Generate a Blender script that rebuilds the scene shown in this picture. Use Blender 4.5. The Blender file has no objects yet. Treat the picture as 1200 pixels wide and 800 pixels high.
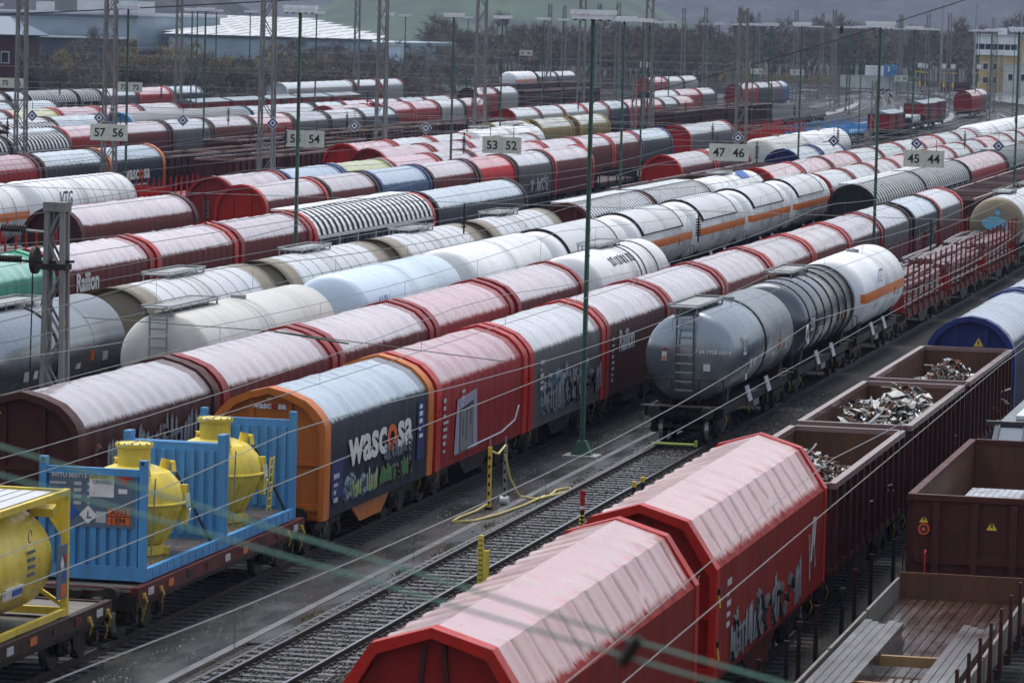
import bpy, math, random
import numpy as np
from mathutils import Vector, Matrix
PI=math.pi; R=math.radians
random.seed(7); RNG=np.random.default_rng(7)
SC=bpy.context.scene; COL=SC.collection

# ---------------------------------------------------------------- materials
MATS={}
class NT:
    def __init__(s,name):
        m=bpy.data.materials.new(name); m.use_nodes=True; s.m=m; s.t=m.node_tree; s.n=s.t.nodes; s.l=s.t.links
        s.b=s.n.get('Principled BSDF')
    def N(s,typ,**k):
        n=s.n.new(typ)
        for a,v in k.items():
            if a.startswith('i_'):
                key=a[2:]
                key=int(key) if key.isdigit() else key.replace('_',' ')
                n.inputs[key].default_value=v
            else: setattr(n,a,v)
        return n
    def L(s,a,b): s.l.new(a,b)
    def coord(s,scale=(1,1,1),rand=True):
        tc=s.N('ShaderNodeTexCoord'); mp=s.N('ShaderNodeMapping'); mp.inputs['Scale'].default_value=scale
        if rand:
            oi=s.N('ShaderNodeObjectInfo'); ml=s.N('ShaderNodeMath',operation='MULTIPLY',i_1=37.0); s.L(oi.outputs['Random'],ml.inputs[0])
            ad=s.N('ShaderNodeVectorMath',operation='ADD'); s.L(tc.outputs['Object'],ad.inputs[0]); s.L(ml.outputs[0],ad.inputs[1]); s.L(ad.outputs[0],mp.inputs['Vector'])
        else: s.L(tc.outputs['Object'],mp.inputs['Vector'])
        return mp.outputs['Vector']
    def noise(s,vec,scale,detail=4,rough=.6):
        n=s.N('ShaderNodeTexNoise'); n.inputs['Scale'].default_value=scale; n.inputs['Detail'].default_value=detail; n.inputs['Roughness'].default_value=rough
        s.L(vec,n.inputs['Vector']); return n.outputs['Fac']
    def ramp(s,fac,stops):
        r=s.N('ShaderNodeValToRGB'); e=r.color_ramp.elements
        while len(e)<len(stops): e.new(.5)
        for i,(p,c) in enumerate(stops):
            e[i].position=p; e[i].color=(c,c,c,1) if not hasattr(c,'__len__') else (*c,1)
        s.L(fac,r.inputs['Fac']); return r.outputs['Color']
    def mix(s,fac,a,b,typ='MIX'):
        m=s.N('ShaderNodeMix',data_type='RGBA',blend_type=typ)
        for v,k in ((fac,0),(a,6),(b,7)):
            if hasattr(v,'is_linked') or hasattr(v,'links'): s.L(v,m.inputs[k])
            elif hasattr(v,'__len__'): m.inputs[k].default_value=(*v,1)
            else: m.inputs[k].default_value=v
        return m.outputs[2]
    def bump(s,h,strength=.3,dist=.02):
        b=s.N('ShaderNodeBump',i_Strength=strength,i_Distance=dist); s.L(h,b.inputs['Height']); s.L(b.outputs['Normal'],s.b.inputs['Normal'])
    def out(s,name,col=None,rough=None,metal=0,ior=None):
        for v,k in ((col,'Base Color'),(rough,'Roughness')):
            if v is None: continue
            if hasattr(v,'links'): s.L(v,s.b.inputs[k])
            elif hasattr(v,'__len__'): s.b.inputs[k].default_value=(*v,1)
            else: s.b.inputs[k].default_value=v
        s.b.inputs['Metallic'].default_value=metal
        if ior: s.b.inputs['IOR'].default_value=ior
        MATS[name]=s.m
def paint(name,c,rough=.4,dirt=.5,grime=(.035,.026,.022),metal=0,streak=True):
    t=NT(name); v=t.coord((2.2,2.2,.35) if streak else (1.5,1.5,1.5))
    f=t.ramp(t.noise(v,1.6,6,.7),[(.38,0.),(.72,dirt)])
    v2=t.coord((1,1,1)); f2=t.noise(v2,.45,3)
    c1=t.mix(t.ramp(f2,[(.3,0),(.7,.5)]),c,tuple(x*.6 for x in c))
    col=t.mix(f,c1,grime)
    ro=t.ramp(t.noise(v2,3,4),[(.3,max(.05,rough-.1)),(.7,rough+.15)])
    t.bump(t.noise(v2,6,3),.12,.02); t.out(name,col,ro,metal)
    if not metal: t.b.inputs['Specular IOR Level'].default_value=.5 if rough<.3 else .22
def gloss(name,c,rough=.2,dirt=.25,grime=(.2,.18,.16),metal=0):
    # clean tank paint: soft broad dirt and run-off marks only, no grain
    t=NT(name); v=t.coord((.5,.5,.5)); f=t.ramp(t.noise(v,.7,3,.5),[(.4,0.),(.75,dirt)])
    dr=t.ramp(t.noise(t.coord((.2,2.6,.12)),1.2,4,.6),[(.5,0),(.8,dirt)])
    tc=t.N('ShaderNodeTexCoord'); sx=t.N('ShaderNodeSeparateXYZ'); t.L(tc.outputs['Object'],sx.inputs[0]); hy=t.N('ShaderNodeMath',operation='ADD',i_1=-8.0); t.L(sx.outputs['Y'],hy.inputs[0]); ha=t.N('ShaderNodeMath',operation='ABSOLUTE'); t.L(hy.outputs[0],ha.inputs[0]); hm=t.ramp(ha.outputs[0],[(.25,.75),(1,0)]); sp=t.ramp(t.noise(t.coord((.15,5,.1)),1.3,4,.65),[(.45,0),(.62,1)])
    c0=t.mix(f,c,tuple(x*.75 for x in c)); mm=t.mix(1.0,hm,sp,'MULTIPLY'); c0=t.mix(mm,c0,tuple(x*.45 for x in grime)) if name not in ('rim','bark') else c0
    col=t.mix(dr,c0,grime); t.out(name,col,t.ramp(t.noise(v,1.2,3),[(.3,rough-.06),(.7,rough+.1)]),metal)
def tarp(name,side,top,z0=3.33,amt=.95):
    # pale hood top painted in for sky reflection on wet tarp, ragged lower edge; grimy ribs of dirt on the sides
    t=NT(name); tc=t.N('ShaderNodeTexCoord'); sx=t.N('ShaderNodeSeparateXYZ'); t.L(tc.outputs['Object'],sx.inputs[0])
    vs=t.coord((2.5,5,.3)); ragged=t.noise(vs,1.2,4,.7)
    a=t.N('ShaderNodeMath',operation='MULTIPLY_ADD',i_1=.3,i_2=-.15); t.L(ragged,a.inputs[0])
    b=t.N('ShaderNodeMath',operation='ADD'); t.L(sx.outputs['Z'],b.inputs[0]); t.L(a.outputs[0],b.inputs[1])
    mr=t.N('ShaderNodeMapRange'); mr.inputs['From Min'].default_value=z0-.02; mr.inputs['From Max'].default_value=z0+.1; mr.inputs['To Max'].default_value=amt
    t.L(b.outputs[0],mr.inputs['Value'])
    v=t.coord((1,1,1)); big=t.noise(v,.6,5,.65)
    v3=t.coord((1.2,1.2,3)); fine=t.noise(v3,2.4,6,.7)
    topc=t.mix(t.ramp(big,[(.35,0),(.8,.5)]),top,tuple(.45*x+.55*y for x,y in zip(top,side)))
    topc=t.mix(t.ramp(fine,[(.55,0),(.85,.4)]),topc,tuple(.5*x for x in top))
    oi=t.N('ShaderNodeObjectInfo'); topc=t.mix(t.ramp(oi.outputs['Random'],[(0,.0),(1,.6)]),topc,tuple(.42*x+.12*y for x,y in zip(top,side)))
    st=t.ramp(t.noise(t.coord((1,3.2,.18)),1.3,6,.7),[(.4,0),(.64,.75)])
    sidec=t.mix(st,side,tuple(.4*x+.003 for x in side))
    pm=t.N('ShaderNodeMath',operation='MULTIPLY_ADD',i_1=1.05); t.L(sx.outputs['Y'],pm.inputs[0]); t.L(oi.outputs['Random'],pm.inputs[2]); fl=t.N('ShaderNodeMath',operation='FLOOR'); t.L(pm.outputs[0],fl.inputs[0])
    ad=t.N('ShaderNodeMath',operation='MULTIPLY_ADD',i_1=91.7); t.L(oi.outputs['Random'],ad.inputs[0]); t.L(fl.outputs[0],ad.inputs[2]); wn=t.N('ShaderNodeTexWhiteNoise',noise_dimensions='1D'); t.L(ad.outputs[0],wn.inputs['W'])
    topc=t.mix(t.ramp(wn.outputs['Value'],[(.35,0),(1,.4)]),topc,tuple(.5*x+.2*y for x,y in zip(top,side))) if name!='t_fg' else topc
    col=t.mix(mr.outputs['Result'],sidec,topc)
    wv=t.noise(t.coord((.9,1.8,.9)),1.1,3,.5)
    wl=t.N('ShaderNodeTexWave',wave_type='BANDS',bands_direction='Y',i_Scale=.34,i_Distortion=1.2,i_Detail=2.0); t.L(t.coord((.6,1,.6)),wl.inputs['Vector']); hb=t.N('ShaderNodeMath',operation='MULTIPLY_ADD',i_1=.5); t.L(wl.outputs['Fac'],hb.inputs[0]); t.L(wv,hb.inputs[2]); t.bump(hb.outputs[0],.4 if name!='t_fg' else .05,.045)
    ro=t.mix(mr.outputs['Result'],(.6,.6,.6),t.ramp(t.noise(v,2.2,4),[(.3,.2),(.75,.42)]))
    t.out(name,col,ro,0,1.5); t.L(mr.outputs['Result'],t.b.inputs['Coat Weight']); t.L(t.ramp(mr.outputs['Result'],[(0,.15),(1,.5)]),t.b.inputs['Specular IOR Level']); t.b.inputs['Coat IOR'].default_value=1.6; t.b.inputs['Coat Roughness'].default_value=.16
def flat(name,c,rough=.6,metal=0):
    t=NT(name); v=t.coord((2,2,2)); n=t.noise(v,2.5,5,.65)
    t.out(name,t.mix(t.ramp(n,[(.35,0),(.75,.55)]),c,tuple(.5*x for x in c)),rough,metal); 
paint('iron',(.022,.02,.02),.55,.6,(.05,.03,.02)); paint('iron_brown',(.05,.028,.022),.55,.7)
paint('frame_red',(.13,.022,.02),.5,.7); paint('wheel',(.03,.024,.02),.5,.6,(.07,.035,.02),.3)
flat('tread',(.35,.34,.33),.35,.9)
paint('red',(.5,.022,.014),.33,.3); paint('dkred',(.3,.016,.014),.35,.35); paint('maroon',(.075,.018,.016),.45,.6)
paint('brown',(.05,.026,.024),.5,.55); paint('blackish',(.02,.017,.018),.4,.4); paint('orange',(.62,.17,.025),.38,.25)
paint('blue',(.1,.34,.66),.38,.45,(.06,.09,.12)); paint('navy',(.02,.035,.17),.4,.35); paint('yellow',(.84,.67,.1),.33,.4,(.22,.12,.03)); paint('ochre',(.34,.24,.06),.45,.5)
paint('green',(.10,.42,.28),.4,.4); paint('greengrey',(.085,.17,.125),.5,.5,(.04,.04,.03)); gloss('white',(.78,.8,.81),.25,.5,(.36,.33,.3)); gloss('cream',(.58,.58,.54),.35,.6,(.25,.21,.17))
gloss('grey',(.27,.3,.33),.24,.3,(.1,.1,.1),.75); gloss('dkgrey',(.13,.145,.16),.18,.3,(.06,.055,.05),.7); gloss('ribgrey',(.5,.53,.56),.25,.3,(.2,.18,.16)); gloss('ltgrey',(.56,.58,.6),.3,.35,(.25,.22,.2)); gloss('beige',(.21,.17,.105),.4,.4,(.1,.08,.06)); gloss('skyblue',(.57,.69,.8),.22,.25,(.4,.45,.5))
paint('mast',(.25,.25,.24),.55,.5,(.08,.06,.05)); paint('galv',(.34,.36,.36),.45,.4,(.1,.1,.1),.35); paint('conc',(.4,.39,.36),.8,.5,(.1,.1,.09)); paint('rust_in',(.14,.065,.035),.65,.6,(.04,.022,.014)); paint('gondola',(.09,.024,.02),.5,.55,(.03,.02,.018)); gloss('rim',(.24,.15,.14),.18,.5,(.1,.05,.04))
paint('wood_wet',(.13,.1,.08),.22,.6,(.05,.03,.02)); paint('wood_new',(.36,.22,.1),.5,.4); paint('wood_grey',(.2,.19,.17),.5,.5); gloss('bark',(.13,.085,.08),.25,.6,(.3,.27,.26))
paint('alu',(.6,.63,.66),.32,.15,(.3,.3,.3),.7); paint('scrap',(.3,.29,.27),.4,.6,(.08,.05,.035),.5); paint('scrap_rust',(.13,.055,.03),.7,.5); paint('scrap_dark',(.06,.045,.035),.6,.6); paint('scrap_white',(.6,.6,.58),.4,.3)
flat('orange_plain',(.75,.13,.02),.5); flat('yellow_plain',(.8,.55,.05),.5); flat('white_plain',(.78,.78,.76),.5); flat('black_plain',(.012,.012,.013),.5); flat('red_plain',(.45,.015,.02),.45); flat('blue_plain',(.03,.1,.42),.45); flat('yellow_dull',(.45,.3,.04),.5); flat('slate_plain',(.11,.16,.22),.5)
flat('lettering_grey',(.5,.5,.52),.5); flat('paint_silver',(.22,.23,.25),.35); flat('paint_teal',(.16,.5,.42),.5); flat('paint_lilac',(.34,.3,.42),.5); flat('paint_lime',(.33,.42,.08),.5); flat('paint_green',(.05,.22,.07),.5); flat('paint_ghost',(.2,.25,.28),.5); flat('paint_cyan',(.16,.5,.68),.5)
flat('sign_cream',(.62,.63,.53),.5); flat('hose',(.6,.5,.17),.45); flat('copper_green',(.12,.26,.2),.6); flat('wire',(.09,.1,.1),.45,.4); flat('wire_bright',(.24,.25,.24),.4,.3); flat('rubber',(.015,.015,.016),.6)
flat('glass_dark',(.02,.025,.03),.12); flat('orange_stripe',(.8,.2,.03),.4); flat('lamp_white',(.88,.9,.92),.4)
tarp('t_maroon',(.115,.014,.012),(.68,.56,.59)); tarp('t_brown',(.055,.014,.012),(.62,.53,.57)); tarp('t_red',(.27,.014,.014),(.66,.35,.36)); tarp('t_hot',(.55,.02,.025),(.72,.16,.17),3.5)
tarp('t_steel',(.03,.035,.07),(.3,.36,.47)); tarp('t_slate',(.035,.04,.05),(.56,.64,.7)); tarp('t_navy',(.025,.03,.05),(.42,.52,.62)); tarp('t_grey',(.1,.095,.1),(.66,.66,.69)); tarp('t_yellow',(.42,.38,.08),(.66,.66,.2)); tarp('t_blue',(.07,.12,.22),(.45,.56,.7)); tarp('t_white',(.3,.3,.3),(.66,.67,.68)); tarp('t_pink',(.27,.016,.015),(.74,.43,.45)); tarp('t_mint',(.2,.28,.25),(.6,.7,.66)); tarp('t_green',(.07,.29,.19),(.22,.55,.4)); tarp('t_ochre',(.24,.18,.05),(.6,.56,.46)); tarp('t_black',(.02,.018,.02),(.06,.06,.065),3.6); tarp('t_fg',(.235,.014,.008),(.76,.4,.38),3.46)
def ground_mats():
    t=NT('ballast'); v=t.coord((1,1,1),False)
    vo=t.N('ShaderNodeTexVoronoi'); vo.inputs['Scale'].default_value=17; t.L(v,vo.inputs['Vector'])
    c=t.ramp(vo.outputs['Color'],[(.1,(.009,.008,.007)),(.55,(.03,.027,.024)),(.95,(.09,.083,.076))])
    c=t.mix(t.ramp(t.noise(v,.35,4),[(.35,0),(.7,.75)]),c,(.03,.022,.018))
    t.bump(vo.outputs['Distance'],1,.05); t.b.inputs['Specular IOR Level'].default_value=.25; t.out('ballast',c,.7)
    t=NT('earth'); v=t.coord((1,1,1),False); n=t.noise(v,.25,6,.7)
    c=t.ramp(n,[(.3,(.012,.011,.009)),(.6,(.03,.027,.023)),(.75,(.048,.043,.037))])
    vo=t.N('ShaderNodeTexVoronoi'); vo.inputs['Scale'].default_value=12; t.L(v,vo.inputs['Vector'])
    t.bump(vo.outputs['Distance'],.7,.04); t.b.inputs['Specular IOR Level'].default_value=.12; t.out('earth',c,.8)
    t=NT('asphalt'); v=t.coord((1,1,1),False); n=t.noise(v,.5,5,.65); f=t.noise(v,40,3,.7); ls=t.noise(t.coord((1.4,.08,1),False),1,4)
    c=t.ramp(n,[(.3,(.045,.047,.049)),(.7,(.09,.094,.098))]); c=t.mix(t.ramp(f,[(.3,0),(.7,.5)]),c,(.03,.03,.03)); c=t.mix(t.ramp(ls,[(.45,0),(.7,.5)]),c,(.045,.045,.04))
    moss=t.ramp(t.noise(v,.33,5,.7),[(.62,0),(.75,.6)]); c=t.mix(moss,c,(.035,.045,.015))
    ro=t.ramp(t.noise(t.coord((1,.25,1),False),.9,4),[(.35,.1),(.65,.42)]); t.bump(f,.2,.006); t.out('asphalt',c,ro)
    t=NT('slab'); v=t.coord((1,1,1),False); n=t.noise(v,1.3,5,.65); c=t.ramp(n,[(.3,(.11,.115,.12)),(.7,(.2,.205,.21))]); t.bump(t.noise(v,30,3),.3,.006); t.out('slab',c,.35)
    t=NT('rail_side'); v=t.coord((1,1,1)); t.out('rail_side',t.ramp(t.noise(v,3,5),[(.3,(.018,.014,.012)),(.7,(.05,.032,.024))]),.6)
    flat('rail_top',(.42,.42,.43),.28,.9)
    t=NT('sleeper'); v=t.coord((1,6,1)); n=t.noise(v,1.5,5,.7); t.bump(n,.4,.02); t.out('sleeper',t.ramp(n,[(.3,(.055,.055,.058)),(.7,(.15,.15,.155))]),.28)
    t=NT('stone'); oi=t.N('ShaderNodeNewGeometry'); c=t.ramp(oi.outputs['Random Per Island'],[(0,(.012,.011,.01)),(.6,(.045,.041,.037)),(.93,(.09,.084,.078)),(1,(.22,.21,.2))]); t.out('stone',c,.45)
    t=NT('hill_wood'); v=t.coord((1,1,1),False); vo=t.N('ShaderNodeTexVoronoi'); vo.inputs['Scale'].default_value=.11; t.L(v,vo.inputs['Vector'])
    c=t.ramp(t.noise(v,.03,9,.8),[(.38,(.004,.007,.01)),(.5,(.02,.026,.03)),(.62,(.06,.06,.056))]); c=t.mix(t.ramp(vo.outputs['Distance'],[(.2,0),(.8,.7)]),c,(.006,.01,.012)); t.out('hill_wood',c,.9)
    t=NT('meadow'); v=t.coord((1,1,1),False); c=t.ramp(t.noise(v,.012,6,.65),[(.38,(.012,.018,.014)),(.5,(.03,.052,.02)),(.7,(.06,.095,.036))]); t.out('meadow',c,.9)
    t=NT('moss'); g=t.N('ShaderNodeNewGeometry'); t.out('moss',t.ramp(g.outputs['Random Per Island'],[(0,(.03,.04,.012)),(1,(.12,.13,.035))]),.8)
    for nm,a,b in (('twig',(.05,.042,.034),(.17,.14,.11)),('twig_olive',(.09,.075,.028),(.3,.24,.09)),('twig_grey',(.06,.056,.05),(.18,.165,.15)),('evergreen',(.012,.018,.012),(.04,.055,.035))):
        t=NT(nm); g=t.N('ShaderNodeNewGeometry'); t.out(nm,t.ramp(g.outputs['Random Per Island'],[(0,a),(1,b)]),.8)
    t=NT('plank'); n=t.noise(t.coord((7,.12,7)),1.2,5,.7); c=t.ramp(n,[(.3,(.016,.009,.007)),(.55,(.05,.027,.02)),(.78,(.12,.085,.07))]); t.bump(n,.2,.01); t.out('plank',c,t.ramp(t.noise(t.coord((1,.4,1)),.9,4),[(.35,.12),(.7,.4)]))
    t=NT('render_yellow'); v=t.coord((1,1,.5)); t.out('render_yellow',t.ramp(t.noise(v,.6,5),[(.3,(.42,.29,.1)),(.7,(.58,.43,.18))]),.8)
    t=NT('roof_white'); v=t.coord((1,.2,1)); t.out('roof_white',t.ramp(t.noise(v,.3,5),[(.3,(.36,.38,.4)),(.7,(.52,.54,.56))]),.6)
    t=NT('clad_blue'); v=t.coord((1,1,1)); t.out('clad_blue',t.ramp(t.noise(v,.15,5),[(.3,(.25,.32,.38)),(.7,(.36,.44,.5))]),.5)
    t=NT('clad_dark'); v=t.coord((1,1,1)); t.out('clad_dark',t.ramp(t.noise(v,.2,5),[(.3,(.045,.055,.075)),(.7,(.08,.09,.115))]),.5)
ground_mats()

# ---------------------------------------------------------------- mesh builder
class MB:
    def __init__(s): s.v=[]; s.f=[]; s.m=[]; s.mats=[]; s.smooth=False
    def mi(s,m):
        if m not in s.mats: s.mats.append(m)
        return s.mats.index(m)
    def face(s,idx,m): s.f.append(idx); s.m.append(s.mi(m))
    def box(s,c,d,m,rz=0,rx=0,ry=0):
        M=Matrix.Rotation(rz,3,'Z')@Matrix.Rotation(ry,3,'Y')@Matrix.Rotation(rx,3,'X') if (rz or rx or ry) else None
        b=len(s.v)
        for x in (-.5,.5):
            for y in (-.5,.5):
                for z in (-.5,.5):
                    p=Vector((x*d[0],y*d[1],z*d[2]))
                    if M: p=M@p
                    s.v.append((c[0]+p.x,c[1]+p.y,c[2]+p.z))
        for q in ((0,1,3,2),(4,6,7,5),(0,4,5,1),(2,3,7,6),(0,2,6,4),(1,5,7,3)): s.face([b+i for i in q],m)
    def bar(s,a,b,w,h,m,up=(0,0,1)):
        a=Vector(a); b=Vector(b); d=(b-a).normalized(); u=Vector(up)
        if abs(d.dot(u))>.98: u=Vector((1,0,0))
        r=d.cross(u).normalized(); u=r.cross(d); k=len(s.v)
        for p in (a,b):
            for i,j in ((-1,-1),(1,-1),(1,1),(-1,1)): s.v.append(tuple(p+r*(i*w/2)+u*(j*h/2)))
        for q in ((3,2,1,0),(4,5,6,7),(0,1,5,4),(1,2,6,5),(2,3,7,6),(3,0,4,7)): s.face([k+i for i in q],m)
    def tube(s,pts,r,m,n=6,r2=None,caps=True):
        pts=[Vector(p) for p in pts]; k=len(s.v); L=len(pts)
        for i,p in enumerate(pts):
            d=(pts[min(i+1,L-1)]-pts[max(i-1,0)]).normalized(); u=Vector((0,0,1)) if abs(d.z)<.95 else Vector((1,0,0))
            a=d.cross(u).normalized(); b=a.cross(d); rr=r if r2 is None else r+(r2-r)*i/max(1,L-1)
            for j in range(n):
                t=2*PI*j/n; s.v.append(tuple(p+a*(rr*math.cos(t))+b*(rr*math.sin(t))))
        for i in range(L-1):
            for j in range(n):
                a=k+i*n+j; b=k+i*n+(j+1)%n; s.face([a,b,b+n,a+n],m)
        if caps: s.face([k+j for j in range(n)][::-1],m); s.face([k+(L-1)*n+j for j in range(n)],m)
    def revolve(s,prof,m,n=32,x=0,z=0,mfun=None,a0=0,a1=2*PI):
        # prof: list of (y,r) revolved about the axis (x,*,z)
        k=len(s.v); full=abs(a1-a0-2*PI)<1e-6; c=n if full else n+1
        for y,r in prof:
            for j in range(c):
                t=a0+(a1-a0)*j/n; s.v.append((x+r*math.cos(t),y,z+r*math.sin(t)))
        for i in range(len(prof)-1):
            for j in range(n):
                a=k+i*c+j; b=k+i*c+(j+1)%c
                mm=mfun(i,j,(prof[i][0]+prof[i+1][0])/2) if mfun else m
                s.face([a,a+c,b+c,b],mm)
    def wheel(s,x0,x1,y,z,r,m,n=20,m2=None):
        k=len(s.v)
        for x in (x0,x1):
            for j in range(n):
                t=2*PI*j/n; s.v.append((x,y+r*math.cos(t),z+r*math.sin(t)))
        for j in range(n): s.face([k+j,k+(j+1)%n,k+n+(j+1)%n,k+n+j],m2 or m)
        s.face([k+j for j in range(n)][::-1],m); s.face([k+n+j for j in range(n)],m)
    def prism(s,poly,y0,y1,m):   # polygon (x,z) extruded along y
        k=len(s.v); n=len(poly)
        for y in (y0,y1):
            for x,z in poly: s.v.append((x,y,z))
        for j in range(n): s.face([k+j,k+(j+1)%n,k+n+(j+1)%n,k+n+j],m)
        s.face([k+j for j in range(n)],m); s.face([k+n+j for j in range(n)][::-1],m)
    def plate(s,pts,th,nrm,m):   # flat polygon in 3-D with a thickness
        k=len(s.v); n=len(pts); nv=Vector(nrm)*th
        for p in pts: s.v.append(tuple(Vector(p)+nv))
        for p in pts: s.v.append(tuple(p))
        s.face([k+j for j in range(n)],m); s.face([k+n+j for j in range(n)][::-1],m)
        for j in range(n): s.face([k+j,k+n+j,k+n+(j+1)%n,k+(j+1)%n],m)
    def mesh(s,name):
        me=bpy.data.meshes.new(name); me.from_pydata(s.v,[],s.f)
        for m in s.mats: me.materials.append(MATS[m])
        me.polygons.foreach_set('material_index',s.m)
        if s.smooth:
            me.polygons.foreach_set('use_smooth',[True]*len(s.f)); me.set_sharp_from_angle(angle=R(s.smooth))
        me.update(); return me
CACHE={}
def link(name,data,parent=None,loc=(0,0,0),rot=None):
    o=bpy.data.objects.new(name,data); COL.objects.link(o); o.location=loc
    if rot: o.rotation_euler=rot
    if parent: o.parent=parent
    return o
def P(parent,name,key,fn,loc=(0,0,0),rot=None):
    k=(parent.name.split('.')[0] if parent else '',name,key)
    if k not in CACHE or key is None:
        mb=MB(); fn(mb); CACHE[k]=mb.mesh(name)
    return link(name,CACHE[k],parent,loc,rot)
def tag(o,label=None,cat=None,group=None,kind=None):
    if label: o['label']=label
    if cat: o['category']=cat
    if group: o['group']=group
    if kind: o['kind']=kind
    return o
def thing(name,label,cat,loc,group=None,rot=None):
    return tag(link(name,None,None,loc,rot),label,cat,group)
def solo(name,fn,label,cat,loc=(0,0,0),group=None,rot=None):
    return tag(P(None,name,None,fn,loc,rot),label,cat,group)
def struct(name,fn,loc=(0,0,0),kind='structure'):
    return tag(P(None,name,None,fn,loc),kind=kind)
TXT={}
def text(parent,body,mat,h,loc,face='side',name='lettering',bold=.0,sx=1,align='LEFT'):
    key=(body,mat,h,bold,sx,align)
    if key not in TXT:
        cu=bpy.data.curves.new('letters','FONT'); cu.body=body; cu.size=h*1.38; cu.extrude=.004; cu.offset=bold; cu.align_x=align; cu.resolution_u=3
        ob=bpy.data.objects.new('letters',cu); COL.objects.link(ob)
        me=bpy.data.meshes.new_from_object(ob); bpy.data.objects.remove(ob); bpy.data.curves.remove(cu)
        me.materials.clear(); me.materials.append(MATS[mat])
        if sx!=1: me.transform(Matrix.Scale(sx,4,(1,0,0)))
        TXT[key]=me
    return link(name,TXT[key],parent,loc,(PI/2,0,PI/2) if face=='side' else (PI/2,0,0))

def textrow(parent,parts,h,loc,face='side',bold=.0,sx=1,gap=.08):
    p=list(loc); ax=1 if face=='side' else 0
    for body,mat in parts:
        o=text(parent,body,mat,h,p,face,'lettering',bold,sx); xs=[v.co.x for v in o.data.vertices]; o.location[ax]-=min(xs); p[ax]+=max(xs)-min(xs)+gap*h
# ---------------------------------------------------------------- running gear
def wheelset_fn(mb):
    for s in (-1,1):
        mb.wheel(s*.69,s*.82,0,.46,.46,'wheel',20,'tread'); mb.wheel(s*.82,s*.86,0,.46,.2,'iron',12); mb.wheel(s*.66,s*.69,0,.46,.49,'wheel',20)
    mb.tube([(-.7,0,.46),(.7,0,.46)],.09,'iron',8)
def bogie_fn(mb):
    for s in (-1,1):
        x=s*1.02
        mb.prism([(x-.07,.62),(x+.07,.62),(x+.07,.78),(x-.07,.78)],-1.25,1.25,'iron')
        mb.box((x,0,.5),(.12,.75,.3),'iron')
        for y in (-.9,.9):
            mb.box((x,y,.46),(.2,.34,.3),'iron'); mb.wheel(x+s*.1,x+s*.15,y,.46,.11,'iron_brown',10)
            for d in (-.26,.26): mb.tube([(x,y+d,.4),(x,y+d,.66)],.07,'iron',6)
    mb.box((0,0,.7),(2.1,.5,.2),'iron')
    for y in (-1.22,1.22): mb.box((0,y,.55),(1.9,.1,.12),'iron')
def buffer_fn(mb):   # sticks out towards -y
    mb.revolve([(0,.09),(-.3,.09),(-.3,.12),(-.02,.12)],'iron',12)
    mb.revolve([(-.62,0),(-.62,.2),(-.57,.22),(-.55,.09),(-.3,.075)],'iron',16)
def gear(t,L,detail,pivot=2.0):
    ys=(pivot,L-pivot)
    for y in ys:
        b=P(t,'bogie',0,bogie_fn,(0,y,0))
        if detail>0:
            for d in (-.9,.9): P(b,'wheelset',0,wheelset_fn,(0,d,0))
    if detail>1:
        for x in (-.875,.875):
            P(t,'buffer',0,buffer_fn,(x,.62,1.06)); P(t,'buffer',0,buffer_fn,(x,L-.62,1.06),(0,0,PI))
def frame_fn(L,mat,belly=True,deck=1.2):
    def fn(mb):
        for s in (-1,1):
            mb.box((s*1.18,L/2,deck-.14),(.12,L-1.26,.27),mat)
            if belly: mb.plate([(s*1.17,L/2-2.1,deck-.28),(s*1.17,L/2-1.1,deck-.78),(s*1.17,L/2+1.1,deck-.78),(s*1.17,L/2+2.1,deck-.28)],.05,(s,0,0),mat)
            for y in (1.0,L-1.0):   # hand rails / steps at the corners
                mb.tube([(s*1.3,y,deck-.25),(s*1.36,y,deck-.4),(s*1.3,y,deck-.6)],.016,'yellow_dull',5); mb.box((s*1.28,y,deck-.78),(.2,.3,.03),'iron')
            mb.tube([(s*.6,L*.35,.62),(s*.6,L*.42,.62)],.16,'iron',8)
        mb.box((0,L/2,deck-.1),(2.2,L-1.3,.12),'iron')
        for y in (.7,L-.7): mb.box((0,y,deck-.16),(2.6,.16,.34),mat); mb.box((0,y+(-.2 if y<1 else .2),1.02),(.2,.3,.16),'iron')
        mb.box((0,L/2,.75),(.5,L*.45,.25),'iron')
        mb.bar((.3,L*.3,.55),(-.2,L*.62,.55),.06,.06,'iron')
    return fn
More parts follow.
